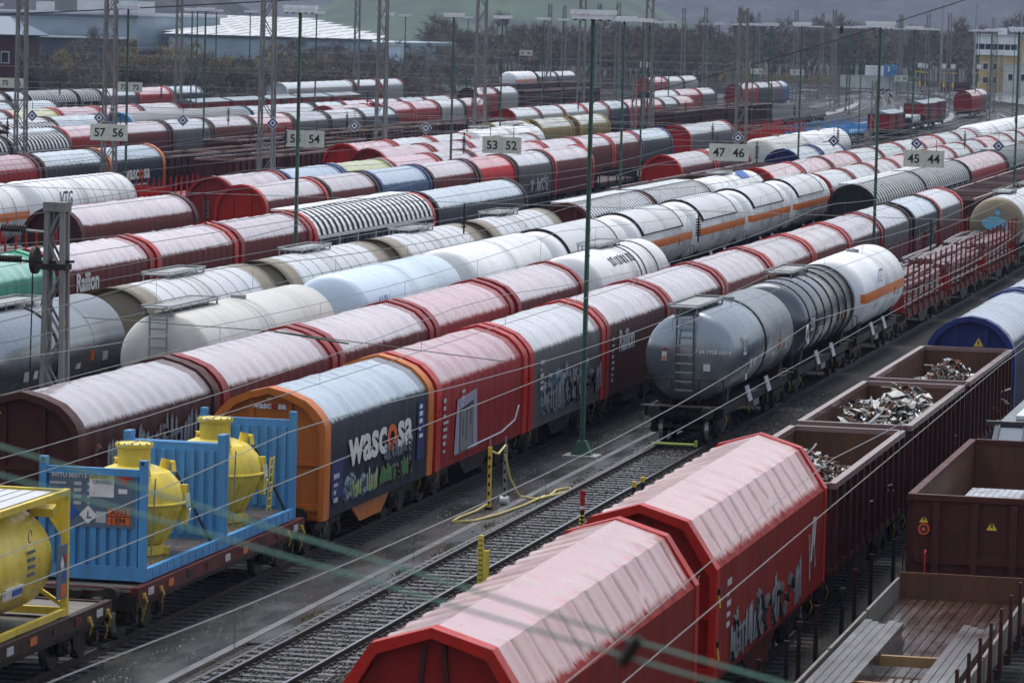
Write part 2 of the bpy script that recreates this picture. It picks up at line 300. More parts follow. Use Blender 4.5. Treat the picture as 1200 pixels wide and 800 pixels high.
# ---------------------------------------------------------------- hood wagons
PROF={'facet':[(1.43,.95),(1.45,2.3),(1.44,3.25),(1.36,3.45),(1.2,3.66),(.95,3.89),(.52,4.07),(0,4.2)],
      'round':[(1.42,.95),(1.45,2.4),(1.43,3.02),(1.34,3.32),(1.15,3.64),(.84,3.92),(.46,4.12),(0,4.2)],
      'arch':[(1.40,.95),(1.42,2.4),(1.40,2.85),(1.31,3.2),(1.12,3.56),(.82,3.87),(.44,4.1),(0,4.18)]}
def full(pr): return [(x,z) for x,z in pr]+[(-x,z) for x,z in pr[-2::-1]]
def hood_fn(L,prof,mat,seed,sag=.06,step=.16,hoop=.9):
    def fn(mb):
        rg=np.random.default_rng(seed); y0,y1=.6,L-.6; n=int((y1-y0)/step)+1; pf=full(PROF[prof]); k=len(pf)
        low=rg.normal(0,1,(n,k)); 
        for _ in range(2): low=(np.roll(low,1,0)+low+np.roll(low,-1,0))/3; low=(np.roll(low,1,1)+low+np.roll(low,-1,1))/3
        nh=max(3,int(round((y1-y0)/hoop)))
        for i in range(n):
            u=i/(n-1); ph=(u*nh)%1; s=math.sin(PI*ph); s=s**.6 if s>0 else 0
            for j,(x,z) in enumerate(pf):
                roof=1 if z>3.3 else .35
                d=-sag*s*roof+.035*low[i,j]*roof
                if i in (0,n-1): d=0
                cx,cz=0,2.6; rx,rz=x-cx,z-cz; ln=math.hypot(rx,rz) or 1
                if z<1.1: d*=.2
                mb.v.append((x+rx/ln*d,y0+(y1-y0)*u,z+rz/ln*d))
        for i in range(n-1):
            for j in range(k-1):
                a=i*k+j; mb.face([a,a+k,a+k+1,a+1],mat)
        mb.smooth=40
    return fn
def endwall_fn(prof,mat,arch,style=0):
    # stands at y=.45..; outside faces -y
    def fn(mb):
        pf=full(PROF[prof]); inner=[(x*.965,z if z<1.5 else z-.07) for x,z in pf]
        mb.prism(inner,.4,.48,mat)
        k=len(pf); w=len(mb.v)
        outer=[(x*1.03,z+(.05 if z>1.5 else 0)) for x,z in pf]; inn=[(x*.93,z-.12 if z>1.5 else z) for x,z in pf]
        for y in (.13,.7):
            for p in (outer,inn):
                for x,z in p: mb.v.append((x,y,z))
        for j in range(k-1):
            a=w+j; mb.face([a,a+1,a+1+2*k,a+2*k],arch); b=w+k+j; mb.face([b,b+2*k,b+2*k+1,b+1],arch)
            mb.face([a,a+k,a+k+1,a+1],arch); mb.face([a+2*k,a+2*k+1,a+3*k+1,a+3*k],arch)
        for x in ((-.5,.5) if style==0 else (-.72,0,.72)): 
            mb.box((x,.36,2.55),(.14,.09,2.75),mat)
        mb.box((0,.37,2.35),(2.65,.07,.1),mat); mb.box((0,.37,1.25),(2.65,.09,.16),mat)
        for s in (-1,1): mb.bar((s*1.3,.47,1.3),(s*1.3,.47,2.3),.03,.03,'iron')
        mb.smooth=35
    return fn
def warning(t,x,z,y=.395,s=.17,mark=True):
    def fn(mb):
        mb.plate([(x-s,y,z),(x+s,y,z),(x,y,z+s*1.7)],.012,(0,-1,0),'yellow_plain')
        mb.plate([(x-.02,y-.012,z+.06),(x+.02,y-.012,z+.06),(x+.02,y-.012,z+.2),(x-.02,y-.012,z+.2)],.004,(0,-1,0),'black_plain')
    P(t,'warning_sign',(x,z,y,s),fn)
def side_marks(mb,L,x,z,seed,m='lettering_grey',n=7,w=.55,ybase=1.0):
    rg=random.Random(seed)
    for i in range(n):
        ww=w*rg.uniform(.4,1); hh=rg.uniform(.06,.13); zz=z-i*.2
        mb.plate([(x,ybase,zz),(x,ybase+ww,zz),(x,ybase+ww,zz+hh),(x,ybase,zz+hh)],.005,(1,0,0),m)
def graffiti(mb,x,y0,z0,w,h,seed,fill,edge,hi=None,n=7):
    # overlapping spray-painted letter strokes on a side that faces +x
    rg=random.Random(seed)
    for i in range(n):
        cy=y0+w*(i+.5)/n
        kind=rg.random()
        if kind<.55:
            hh=h*rg.uniform(.7,1); ww=w/n*rg.uniform(.28,.4); a0=rg.choice((0,.6,1.9,3.6)); a1=a0+rg.choice((6.28,4.6,3.6)); sk=rg.uniform(-.15,.15)
            lp=[(x,cy+ww*math.cos(a)+sk*hh*math.sin(a),z0+hh*.5+hh*.44*math.sin(a)) for a in np.linspace(a0,a1,15)]
            for rr,off,mm in ((.085*h**.3+.035,-.07,edge),(.085*h**.3,-.055,fill)): mb.tube([(q[0]+off,q[1],q[2]) for q in lp],rr,mm,6)
            if kind<.3: continue
        for k in range(3):
            ww=w/n*rg.uniform(.16,.3); hh=h*rg.uniform(.55,1); yy=cy+w/n*(k-1)*.33; tl=rg.uniform(-.1,.1)*h; zb=z0+rg.uniform(0,.18)*h
            def poly(g,off):
                a=[(yy-ww/2-g,zb-g),(yy+ww/2+g,zb-g),(yy+ww/2+g+tl,zb+hh*.85),(yy+tl+ww*.1,zb+hh+g),(yy-ww/2-g+tl,zb+hh*.9)]
                return [(x+off,p,q) for p,q in a]
            mb.plate(poly(.035,0),.003+.0005*k,(1,0,0),edge); mb.plate(poly(0,.0045+.0006*k),.003,(1,0,0),fill)
            if hi: mb.plate([(x+.0095,yy-ww*.3+tl*.5,zb+hh*.5),(x+.0095,yy-ww*.15+tl*.5,zb+hh*.5),(x+.0095,yy-ww*.1+tl,zb+hh*.9),(x+.0095,yy-ww*.3+tl,zb+hh*.88)],.003,(1,0,0),hi)
        if rg.random()<.7:
            zz=z0+h*rg.uniform(.3,.7); mb.plate([(x+.008,cy-w/n*.4,zz),(x+.008,cy+w/n*.4,zz+h*.06),(x+.008,cy+w/n*.4,zz+h*.16),(x+.008,cy-w/n*.4,zz+h*.1)],.003,(1,0,0),fill)
CNT=[0]
def det(Y): return 2 if Y<170 else (1 if Y<300 else 0)
def hood(X,Y,label,tm='t_maroon',wall='brown',arch='dkred',prof='facet',L=12.04,group=None,und='iron',name='hood_wagon',cat='hood wagon',seed=None,sag=.06,style=0):
    t=thing(name,label,cat,(X,Y,0),group); CNT[0]+=1
    sd=(CNT[0]%4) if seed is None else seed
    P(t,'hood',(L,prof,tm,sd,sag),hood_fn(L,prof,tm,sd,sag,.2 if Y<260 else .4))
    P(t,'end_wall',(prof,wall,arch,style),endwall_fn(prof,wall,arch,style)); P(t,'end_wall',(prof,wall,arch,style),endwall_fn(prof,wall,arch,style),(0,L,0),(0,0,PI))
    P(t,'underframe',(L,und),frame_fn(L,und)); gear(t,L,det(Y)); return t
def ribbed_fn(L,rib,base,gap,cap):
    def fn(mb):
        pf=full(PROF['round']); n=int((L-1.6)/gap)
        mb.prism([(x*.985,z-.02) for x,z in pf],.8,L-.8,base)
        ro=[p for p in pf if p[1]>2.95]
        for i in range(n):
            y=.95+i*(L-1.9)/(n-1)
            for a,b in zip(ro[:-1],ro[1:]):
                k=len(mb.v)
                for x,z in (a,b):
                    for yy in (y-gap*.25,y+gap*.25): mb.v.append((x*1.02,yy,z+.03))
                mb.face([k,k+2,k+3,k+1],rib)
        for s in (-1,1): mb.box((s*1.47,L/2,2.93),(.08,L-1.6,.12),rib)
        if cap: mb.box((-.55,L/2,4.2),(.75,L-1.4,.1),rib); mb.box((0,L/2,4.24),(.3,L-1.6,.05),rib)
        nn=int(L/1.2)
        for i in range(nn):
            y=1.2+i*(L-2.4)/(nn-1)
            for s in (-1,1): mb.box((s*1.46,y,2.05),(.06,.12,1.7),'ltgrey' if i%3==0 else base)
    return fn
def ribbed(X,Y,label,L=12.3,rib='ltgrey',base='blackish',wall='brown',arch='brown',gap=.36,cap=False,group=None):
    t=thing('ribbed_roof_wagon',label,'covered wagon',(X,Y,0),group)
    P(t,'ribbed_roof',(L,rib,base,gap,cap),ribbed_fn(L,rib,base,gap,cap))
    P(t,'end_wall',('round',wall,arch,0),endwall_fn('round',wall,arch)); P(t,'end_wall',('round',wall,arch,0),endwall_fn('round',wall,arch),(0,L,0),(0,0,PI))
    P(t,'underframe',(L,'iron'),frame_fn(L,'iron')); gear(t,L,det(Y)); return t
# ---------------------------------------------------------------- tank wagons
def dish(y0,y1,r,d=.5,n=6):
    a=[(y0+d*(1-math.cos(i/n*PI/2)),r*math.sin(i/n*PI/2)) for i in range(n+1)]
    return a+[(y1-(y-y0),rr) for y,rr in a[::-1]]
def tank(X,Y,label,L=15,mat='grey',R0=1.47,zc=2.73,endm=None,bands=(),bandm='blackish',stripe=None,shield=None,shieldm='ltgrey',walk=True,ladder=False,ringn=0,group=None,midm=None,joint=(),jointm='beige',dome=True,clear=.75):
    t=thing('tank_wagon',label,'tank wagon',(X,Y,0),group); y0,y1=clear,L-clear
    def barrel(mb):
        pr=dish(y0,y1,R0,.42,6); mid=[]
        for q in joint: mid+=[y0+q[0]*(y1-y0),y0+q[1]*(y1-y0)]
        a,b=pr[:7],pr[7:]; pr=a+[(y,R0) for y in sorted(mid)]+b
        def mf(i,j,y):
            ang=(j+.5)/48*360
            if stripe and (ang<9 or ang>351 or 171<ang<189) and y0+.2<y<y1-.2: return stripe
            if endm and (y<y0+.42 or y>y1-.42): return endm
            for q in joint:
                if y0+q[0]*(y1-y0)<y<y0+q[1]*(y1-y0): return jointm
            return mat
        mb.revolve(pr,mat,48,0,zc,mf); mb.smooth=50
    P(t,'tank_barrel',(L,mat,R0,zc,endm,stripe,tuple(joint),jointm,clear),barrel)
    for q in bands:
        y=y0+q*(y1-y0)
        P(t,'band',(bandm,R0,zc),lambda mb:(mb.revolve([(-.06,R0-.01),(-.06,R0+.035),(.06,R0+.035),(.06,R0-.01)],bandm,40,0,zc),setattr(mb,'smooth',40)),(0,y,0))
    if ringn:
        def rings(mb):
            for i in range(ringn):
                y=y0+.6+i*(y1-y0-1.2)/(ringn-1); mb.revolve([(y-.02,R0-.01),(y-.02,R0+.015),(y+.02,R0+.015),(y+.02,R0-.01)],'galv',32,0,zc)
        P(t,'cladding_straps',(L,ringn,R0),rings)
    if shield:
        a,b=shield
        def sh(mb):
            mb.revolve([(y0+a*(y1-y0),R0+.1),(y0+b*(y1-y0),R0+.1)],shieldm,28,0,zc,None,R(22),R(158)); mb.smooth=40
            for q in (a,b):
                y=y0+q*(y1-y0); mb.revolve([(y-.05,R0+.02),(y-.05,R0+.13),(y+.05,R0+.13),(y+.05,R0+.02)],'blackish',28,0,zc,None,R(20),R(160))
            for s in (22,158): 
                mb.bar((math.cos(R(s))*(R0+.1),y0+a*(y1-y0),zc+math.sin(R(s))*(R0+.1)),(math.cos(R(s))*(R0+.1),y0+b*(y1-y0),zc+math.sin(R(s))*(R0+.1)),.05,.05,'blackish')
        P(t,'sun_shield',(L,R0,zc,shield,shieldm),sh)
    def seams(mb):
        for q in (.25,.5,.75):
            y=y0+q*(y1-y0); mb.revolve([(y-.012,R0-.01),(y-.012,R0+.006),(y+.012,R0+.006),(y+.012,R0-.01)],mat,40,0,zc)
    if not ringn: P(t,'weld_seam',(L,R0,zc,mat),seams)
    if Y<260:
        def dp(mb):
            for y,z,a,b,m in ((L*.3,-.35,.55,.4,'lettering_grey'),(L*.36,-.4,.35,.25,'white_plain'),(L*.7,-.2,.32,.32,'orange_plain'),(L*.78,-.3,.5,.28,'lettering_grey'),(L*.62,-.45,.4,.18,'white_plain')):
                x=math.sqrt(R0*R0-(abs(z)+.05)**2)+.02; mb.plate([(x-.03,y,zc+z-b/2),(x-.03,y+a,zc+z-b/2),(x+.01,y+a,zc+z+b/2),(x+.01,y,zc+z+b/2)],.012,(1,0,.1),m)
        P(t,'data_panel',(L,R0,zc),dp)
    top=zc+R0
    if walk:
        def wk(mb):
            w0,w1=(y0+.1,y0+5.2) if ladder else (L/2-2.2,L/2+2.2)
            mb.box((-.25,(w0+w1)/2,top+.12),(1.0,w1-w0,.05),'galv')
            for y in np.linspace(w0+.1,w1-.1,6): mb.bar((-.7,y,top-.12),(-.7,y,top+.16),.05,.05,'galv'); mb.bar((.2,y,top-.1),(.2,y,top+.16),.05,.05,'galv')
            mb.tube([(.25,w0,top+.2),(.25,w1,top+.2)],.025,'galv',6); mb.tube([(-.75,w0,top+.2),(-.75,w1,top+.2)],.025,'galv',6)
            for y in (w0,w1): mb.tube([(-.75,y,top+.2),(.25,y,top+.2)],.025,'galv',6)
        P(t,'walkway',(L,top,ladder),wk)
    if dome: P(t,'manhole',(top,L),lambda mb:(mb.tube([(.1,L/2,top-.1),(.1,L/2,top+.1)],.26,'galv',14),mb.tube([(.1,L/2+.3,top-.1),(.1,L/2+.3,top+.12)],.06,'galv',8),mb.box((.1,L/2+.15,top-.02),(.2,.5,.06),'galv')))
    if ladder:
        def ld(mb):
            for x in (-.28,.28):
                mb.bar((x-.1,y0-.16,1.6),(x-.1,y0-.16,top),.05,.05,'galv' if mat!='grey' else 'dkgrey')
            for i in range(9): mb.bar((-.38,y0-.18,1.7+i*.29),(.18,y0-.18,1.7+i*.29),.05,.05,'galv')
        P(t,'ladder',(L,top,mat),ld)
    def fr(mb):
        frame_fn(L,'iron',False,1.2)(mb)
        for y in (2.3,L-2.3):
            mb.prism([(-1.1,1.2),(1.1,1.2),(1.2,1.75),(.75,zc-R0+.15),(-.75,zc-R0+.15),(-1.2,1.75)],y-.25,y+.25,'iron')
        for y in (.45,L-.45):
            mb.box((0,y,1.22),(2.7,.5,.05),'iron')
            for x in (-1.3,-.4,.5,1.3): mb.bar((x,y,1.22),(x,y,2.1),.035,.035,'iron')
            mb.bar((-1.3,y,2.1),(1.3,y,2.1),.035,.035,'iron')
        mb.box((1.1,L/2,.95),(.25,1.1,.5),'galv')
        for y in (L*.36,L*.62): mb.plate([(1.3,y,1.0),(1.3,y+.75,1.0),(1.15,y+.75,1.5),(1.15,y,1.5)],.03,(1,0,0),'ltgrey'); mb.bar((1.25,y,1.3),(1.25,y+.5,.6),.04,.04,'yellow_dull')
    P(t,'underframe',('tank',L,R0,zc),fr); gear(t,L,det(Y)); return t
# ---------------------------------------------------------------- open wagons
def gondola(X,Y,label,L=14.04,h=2.1,body='gondola',rim='rim',inside='rust_in',group=None,cross=False,ribs=9,zb=1.2,name='open_wagon',cat='open wagon'):
    t=thing(name,label,cat,(X,Y,0),group); y0,y1=.65,L-.65; W=1.42; top=zb+h
    def side(mb):
        for k,(x0,m) in enumerate(((W,body),)):
            mb.box((W-.03,L/2,zb+h/2),(.05,y1-y0-.1,h-.06),body); mb.box((W-.062,L/2,zb+h/2+.01),(.01,y1-y0-.12,h-.1),inside)
        mb.box((W,L/2,top-.06),(.17,y1-y0,.14),rim); mb.box((W,L/2,zb+.08),(.12,y1-y0,.16),body)
        for i in range(ribs):
            y=y0+.25+i*(y1-y0-.5)/(ribs-1); mb.prism([(W-.005,zb+.05),(W+.12,zb+.05),(W+.1,top-.14),(W-.005,top-.14)],y-.07,y+.07,body)
        for i in (0,ribs-1): 
            y=y0+.25+i*(y1-y0-.5)/(ribs-1); mb.bar((W+.14,y+.3,zb-.1),(W+.14,y+.3,zb+1),.03,.03,'iron')
    P(t,'side_wall',(L,h,body,rim,ribs,zb),side); P(t,'side_wall',(L,h,body,rim,ribs,zb),side,(0,L,0),(0,0,PI))
    def end(mb):
        mb.box((0,y0+.02,zb+h/2),(2*W-.12,.05,h-.06),body); mb.box((0,y0+.052,zb+h/2),(2*W-.16,.012,h-.1),inside)
        mb.box((0,y0,top-.05),(2*W-.18,.16,.13),rim)
        for x in (-.85,0,.85) if L>13.5 else (-.55,.75): mb.box((x,y0-.07,zb+h/2-.07),(.16,.13,h-.15),body)
        mb.box((0,y0-.04,zb+.75),(2*W-.2,.08,.2),body); mb.box((0,y0-.04,zb+.1),(2*W-.2,.08,.2),body)
    P(t,'end_wall',('o',L,h,body,rim,zb),end); P(t,'end_wall',('o',L,h,body,rim,zb),end,(0,L,0),(0,0,PI))
    P(t,'floor',('o',L,zb,inside),lambda mb: mb.box((0,L/2,zb+.06),(2*W-.16,y1-y0-.1,.08),inside))
    if cross: 
        for y in (L*.33,L*.67): P(t,'cross_brace',(top,),lambda mb: mb.box((0,0,top-.06),(2*W-.18,.12,.1),rim),(0,y,0))
    P(t,'underframe',(L,'iron_brown'),frame_fn(L,'iron_brown')); gear(t,L,det(Y)); return t
def scrap(name,label,X,Y0,Y1,z,h,seed,group,dens=260,white=.25,big=1):
    rg=random.Random(seed)
    def fn(mb):
        n=26; k=18
        for i in range(n+1):
            for j in range(k+1):
                u=i/n; v=j/k; b=math.sin(PI*min(1,max(0,u)))**.4*math.sin(PI*v)**.3
                mb.v.append((X-1.3+2.6*v,Y0+(Y1-Y0)*u,z+h*b*rg.uniform(.55,.95)*(.75+.25*math.sin(u*7+seed)*math.cos(v*5))))
        for i in range(n):
            for j in range(k): a=i*(k+1)+j; mb.face([a,a+k+1,a+k+2,a+1],'scrap_dark')
        for _ in range(dens):
            u=rg.random(); v=rg.random(); b=math.sin(PI*u)**.4*math.sin(PI*v)**.3
            x=X-1.2+2.4*v; y=Y0+(Y1-Y0)*u; zz=z+h*b*(.75+.35*rg.random())*(.75+.25*math.sin(u*7+seed)*math.cos(v*5))+.02
            q=rg.random(); m='scrap_white' if q<white*.8 else ('alu' if q<white+.07 else ('scrap' if q<white+.3 else ('scrap_rust' if q<.8 else 'scrap_dark')))
            if rg.random()<.4:
                sz=rg.uniform(.12,.42)*big*(1.5 if m=='scrap_white' else 1); k0=len(mb.v); ca,sa=math.cos(zz*90),math.sin(zz*90)
                for a in range(4):
                    for b in range(3):
                        px,py=(a/3-.5)*sz*1.6,(b/2-.5)*sz; mb.v.append((x+px*ca-py*sa,y+px*sa+py*ca,zz+rg.gauss(0,.28)*sz+.05))
                for a in range(3):
                    for b in range(2): q0=k0+a*3+b; mb.face([q0,q0+3,q0+4,q0+1],m)
            elif rg.random()<.8:
                s1=rg.uniform(.08,.3)*big; s2=rg.uniform(.04,.16)*big*big; mb.box((x,y,zz),(s1,s2,.02),m,rg.uniform(0,6),rg.uniform(-1.2,1.2),rg.uniform(-1,1))
            else:
                a=rg.uniform(0,6.3); l=rg.uniform(.2,.6); e=rg.uniform(-.3,.5)
                mb.tube([(x,y,zz),(x+.5*l*math.cos(a),y+.5*l*math.sin(a),zz+e*l*.5+.05),(x+l*math.cos(a+.3),y+l*math.sin(a+.3),zz+e*l)],rg.uniform(.012,.035),m,5)
    o=P(None,name,None,fn); tag(o,label,'scrap heap',group,'stuff'); return o
def stakewagon(X,Y,label,L=16.5,stakem='dkred',n=9,sh=2.3,deckm='iron_brown',group=None,double=True,zb=1.2,name='stake_wagon'):
    t=thing(name,label,'flat wagon',(X,Y,0),group)
    P(t,'deck',(L,deckm,zb),lambda mb:(mb.box((0,L/2,zb-.02),(2.6,L-1.2,.14),deckm),[mb.box((s*1.32,L/2,zb-.12),(.1,L-1.2,.3),deckm) for s in (-1,1)]))
    def st(mb):
        mb.prism([(-.05,zb-.2),(.05,zb-.2),(.035,zb+sh),(-.035,zb+sh)],-.055,.055,stakem); mb.box((0,0,zb-.1),(.2,.2,.24),stakem)
    for i in range(n):
        y=1.1+i*(L-2.2)/(n-1)
        for s in (-1,1): P(t,'stake',(stakem,sh,zb),st,(s*1.36,y,0))
    for y in (.62,L-.62): P(t,'end_board',(stakem,zb),lambda mb: mb.box((0,0,zb+.4),(2.6,.08,.75),stakem),(0,y,0))
    P(t,'underframe',(L,'iron'),frame_fn(L,'iron')); gear(t,L,det(Y)); return t
def logs(name,label,X,Y0,L,z,nx,nz,r,mat,seed,group=None):
    rg=random.Random(seed)
    def fn(mb):
        for i in range(nx):
            for j in range(nz):
                x=-1.15+2.3*(i+.5*(j%2))/nx+.1+rg.uniform(-.05,.05); rr=r*rg.uniform(.6,1.25); zz=z+r+j*r*1.8+rg.uniform(-.05,.05)
                if j==nz-1 and rg.random()<.25: continue
                mb.tube([(x,rg.uniform(0,.3),zz),(x+rg.uniform(-.12,.12),L*.33,zz+rg.uniform(-.06,.06)),(x+rg.uniform(-.15,.15),L*.66,zz+rg.uniform(-.08,.1)),(x+rg.uniform(-.1,.1),L-rg.uniform(0,.5),zz)],rr,mat,9,rr*.85)
        mb.smooth=50
    o=P(None,name,None,fn,(X,Y0,0)); tag(o,label,'timber load',group); return o
# ================================================================ THE YARD
T=dict(R3=-9.05,R2=-13.9,R1=-22.7,L1=-27.65,L2=-32.75,L3=-37.6,L4=-42.4,L5=-52.3)
# ---- row behind the camera side: foreground steel hood wagons (R2)
def fg_hood(Y,label,L,seed,graf):
    X=T['R2']; t=thing('hood_wagon',label,'hood wagon',(X,Y,0),'red steel hood wagons in front')
    half=[(1.5,1.25),(1.5,3.36),(.92,4.24),(0,4.52)]
    def roof_fn(mb):
        rg=np.random.default_rng(seed); y0,y1=.35,L-.35; nr=13; pitch=(y1-y0)/nr; ys=[];off=[]
        for i in range(nr):
            for u,o in ((.0,0),(.1,.0),(.18,-.026),(.82,-.03),(.92,0)): ys.append(y0+(i+u)*pitch); off.append(o)
        ys.append(y1); off.append(0)
        # cross-section subdivided along each facet
        sec=[]
        for (a,b),n in zip(zip(half[:-1],half[1:]),(5,7,5)):
            for k in range(n): sec.append((a[0]+(b[0]-a[0])*k/n,a[1]+(b[1]-a[1])*k/n))
        sec.append(half[-1]); sec=[(x,z) for x,z in sec]+[(-x,z) for x,z in sec[-2::-1]]; K=len(sec)
        jit=rg.normal(0,.005,(len(ys),K)); jit=(jit+np.roll(jit,1,1)+np.roll(jit,-1,1))/2
        for y,o,jr in zip(ys,off,jit):
            for (x,z),j in zip(sec,jr):
                d=(o if 3.4<z<4.3 and abs(x)>.9 else o*.12)+(j if z>3.4 else j*.4); ln=math.hypot(x,z-2.6) or 1
                mb.v.append((x+x/ln*d,y,z+(z-2.6)/ln*d*(.2 if z<3.36 else 1)))
        for i in range(len(ys)-1):
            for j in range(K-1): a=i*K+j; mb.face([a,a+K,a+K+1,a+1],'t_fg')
        mb.smooth=22
    P(t,'hood',(L,seed),roof_fn)
    def wall(mb):
        ins=[(x*.9,(z-.14) if z>2 else z) for x,z in half]; ins=ins+[(-x,z) for x,z in ins[-2::-1]]
        mb.prism(ins,.55,.62,'dkred')
        out=half+[(-x,z) for x,z in half[-2::-1]]; k=len(mb.v); n=len(out)
        for y in (.3,.66):
            for x,z in out: mb.v.append((x*1.012,y,z+.02))
            for x,z in ins: mb.v.append((x*1.02,y,z))
        for j in range(n-1):
            for q in ((0,1,1+2*n,2*n),(n,3*n,3*n+1,n+1),(0,n,n+1,1),(2*n,2*n+1,3*n+1,3*n)): mb.face([k+j+c for c in q],'red')
        for x in (-.42,.42): mb.prism([(x-.035,1.3),(x+.035,1.3),(x*.35+.035,4.25),(x*.35-.035,4.25)],.49,.55,'maroon')
        mb.box((0,.52,2.45),(2.7,.07,.09),'red'); mb.box((0,.5,1.35),(2.8,.14,.22),'red')
    P(t,'end_wall','fg',wall); P(t,'end_wall','fg',wall,(0,L,0),(0,0,PI))
    warning(t,0,3.0,.5,.16)
    def marks(mb):
        side_marks(mb,L,1.508,2.9,seed,'lettering_grey',5,.5,1.6)
        if graf: graffiti(mb,1.508,2.1,1.32,9.2,1.0,11,'paint_silver','black_plain','lettering_grey',9)
    P(t,'side_markings',seed,marks)
    P(t,'underframe',(L,'fg'),frame_fn(L,'frame_red')); gear(t,L,2,2.2)
    for z in (1.9,2.9): P(t,'latch',(z,),lambda mb:(mb.tube([(1.53,.5,z),(1.56,.5,z-.25)],.02,'yellow_plain',6),mb.box((1.52,.5,z+.05),(.08,.12,.12),'iron')))
    return t
A=fg_hood(57.3,'big red steel hood wagon with pink wet roof, nearest in front',15.1,1,False)
B=fg_hood(73.7,'red steel hood wagon with silver graffiti letters on its side',15.1,2,True)
def squig(mb):
    mb.tube([(.62,.54,3.2),(.72,.53,3.36),(.84,.53,3.36),(.86,.53,3.24),(.78,.53,3.18)],.018,'white_plain',6)
    for k in range(2): mb.tube([(.92+.12*k,.53,3.05),(1.0+.12*k,.53,3.12),(1.02+.12*k,.53,3.22)],.018,'white_plain',6)
P(B,'end_scribble',0,squig)
def B2(mb):
    mb.tube([(1.512,12.6,2.0),(1.512,12.9,2.9),(1.512,13.2,2.9),(1.512,13.0,2.3),(1.512,13.3,1.8)],.02,'lettering_grey',5); mb.tube([(1.512,12.3,2.6),(1.512,12.5,1.6)],.016,'lettering_grey',5)
P(B,'side_scribble',0,B2)
sc_lab=['open brown wagon of scrap right behind the red hood wagon with silver graffiti','open brown wagon holding white crumpled scrap, middle of three scrap wagons','open brown wagon with low scrap just before the navy hood wagon']
for i,y in enumerate((89.3,103.35,117.4)):
    gondola(T['R2'],y,sc_lab[i],14.04,2.1,'gondola','rim',group='open wagons loaded with scrap',ribs=12,name='scrap_wagon')
scrap('scrap_heap','heap of dark and bright shredded metal in the nearest scrap wagon',T['R2'],91.0,102.65,1.32,2.2,3,'scrap heaps',3000,.13,.48)
scrap('scrap_heap','heap of white crumpled sheet metal in the middle scrap wagon',T['R2'],105.2,116.7,1.32,2.4,5,'scrap heaps',2600,.24,.7)
scrap('scrap_heap','low heap of scrap with poles in the scrap wagon before the navy hood wagon',T['R2'],119.0,130.7,1.32,1.95,8,'scrap heaps',2600,.13,.5)
t=hood(T['R2'],131.8,'hood wagon with navy end wall and pale ribbed roof behind the scrap wagons','t_steel','navy','navy','round',16.0,sag=.05,style=0); warning(t,.25,3.25); warning(t,.25,2.9)
hood(T['R2'],148.2,'pale roofed hood wagon following the navy ended one at right edge','t_steel','navy','navy','round',16.0)
# ---- R3: board wagon with planks, high open wagon with aluminium, grey hopper
X=T['R3']
t=thing('low_sided_wagon','low sided wagon carrying wet planks at the bottom right corner','flat wagon',(X,59.5,0)); L=27.8
P(t,'deck',0,lambda mb:[mb.box((-1.3+.2*i,L/2,1.2-.002*(i%3)),(.18,L-.8,.08),'plank') for i in range(14)])
for s in (-1,1):
    for i in range(5): P(t,'side_board',s,lambda mb: mb.box((s*1.47,0,1.44),(.06,5.2,.5),'wood_grey'),(0,3.1+i*5.4,0))
for i in range(14):
    P(t,'stake','br',lambda mb:(mb.prism([(1.55,1.0),(1.65,1.0),(1.63,2.35),(1.57,2.35)],-.05,.05,'maroon'),mb.box((1.56,0,1.05),(.12,.2,.2),'iron')),(0,1.2+i*1.95,0))
P(t,'end_board','br',lambda mb: mb.box((0,L-.42,1.5),(2.9,.07,.6),'rust_in')); P(t,'underframe','br',frame_fn(L,'iron')); gear(t,L,2,3)
for k,(dx,nm) in enumerate(((-.95,'stack of wet grey planks along the left board of the low wagon'),(1.05,'stack of wet grey planks along the staked right side of the low wagon'))):
    solo('plank_stack',lambda mb:[mb.box((dx-.33+.165*i,66,1.285+.085*j),(.15,18-.5*((i*j)%3),.076),'plank') for i in range(5 if k==0 else 4) for j in range(5)],nm,'planks',(X,5.5,0),'plank stacks on the low wagon')
for i,y in enumerate((76.6,73.3,70.2)):
    solo('cross_timber',lambda mb:(mb.box((0,0,1.46),(1.75,.13,.2),'wood_new'),mb.box((-.72,.22,1.52),(.12,.62,.18),'wood_wet',.5),mb.box((.72,.2,1.5),(.1,.5,.1),'wood_new',-.5)) if i==0 else mb.box((0,0,1.46),(1.8,.13,.2),'wood_new'),('farthest','middle','nearest')[i]+' brown timber laid across the plank deck between the stacks','timber',(X,y,0),'timbers laid across the planks')
for i in range(7): solo('small_square_post',lambda mb:(mb.box((0,0,0),(.1,1.6,.1),'wood_wet'),mb.box((0,-.81,0),(.1,.012,.1),'white_plain')),'white ended square timber in the row of seven under the middle timber','timber',(X-.1+i*.155,74.2,1.32),'white ended square timbers')
t=gondola(X,87.6,'tall red brown open wagon with aluminium inside, warning triangles on its end',13.9,2.15,'gondola','gondola',ribs=10)
warning(t,-1.12,2.75,.54,.1); warning(t,.38,2.65,.54,.12)
P(t,'danger_disc',0,lambda mb:(mb.tube([(-1.12,.6,2.6),(-1.12,.575,2.6)],.13,'orange_plain',16),mb.tube([(-1.12,.58,2.6),(-1.12,.565,2.6)],.09,'black_plain',12),mb.tube([(-1.12,.57,2.6),(-1.12,.555,2.6)],.045,'orange_plain',10)))
P(t,'grab_rail',0,lambda mb: mb.tube([(-1.05,.45,1.25),(-1.05,.35,1.3),(-1.05,.35,2.1),(-1.05,.45,2.15)],.025,'red_plain',6))
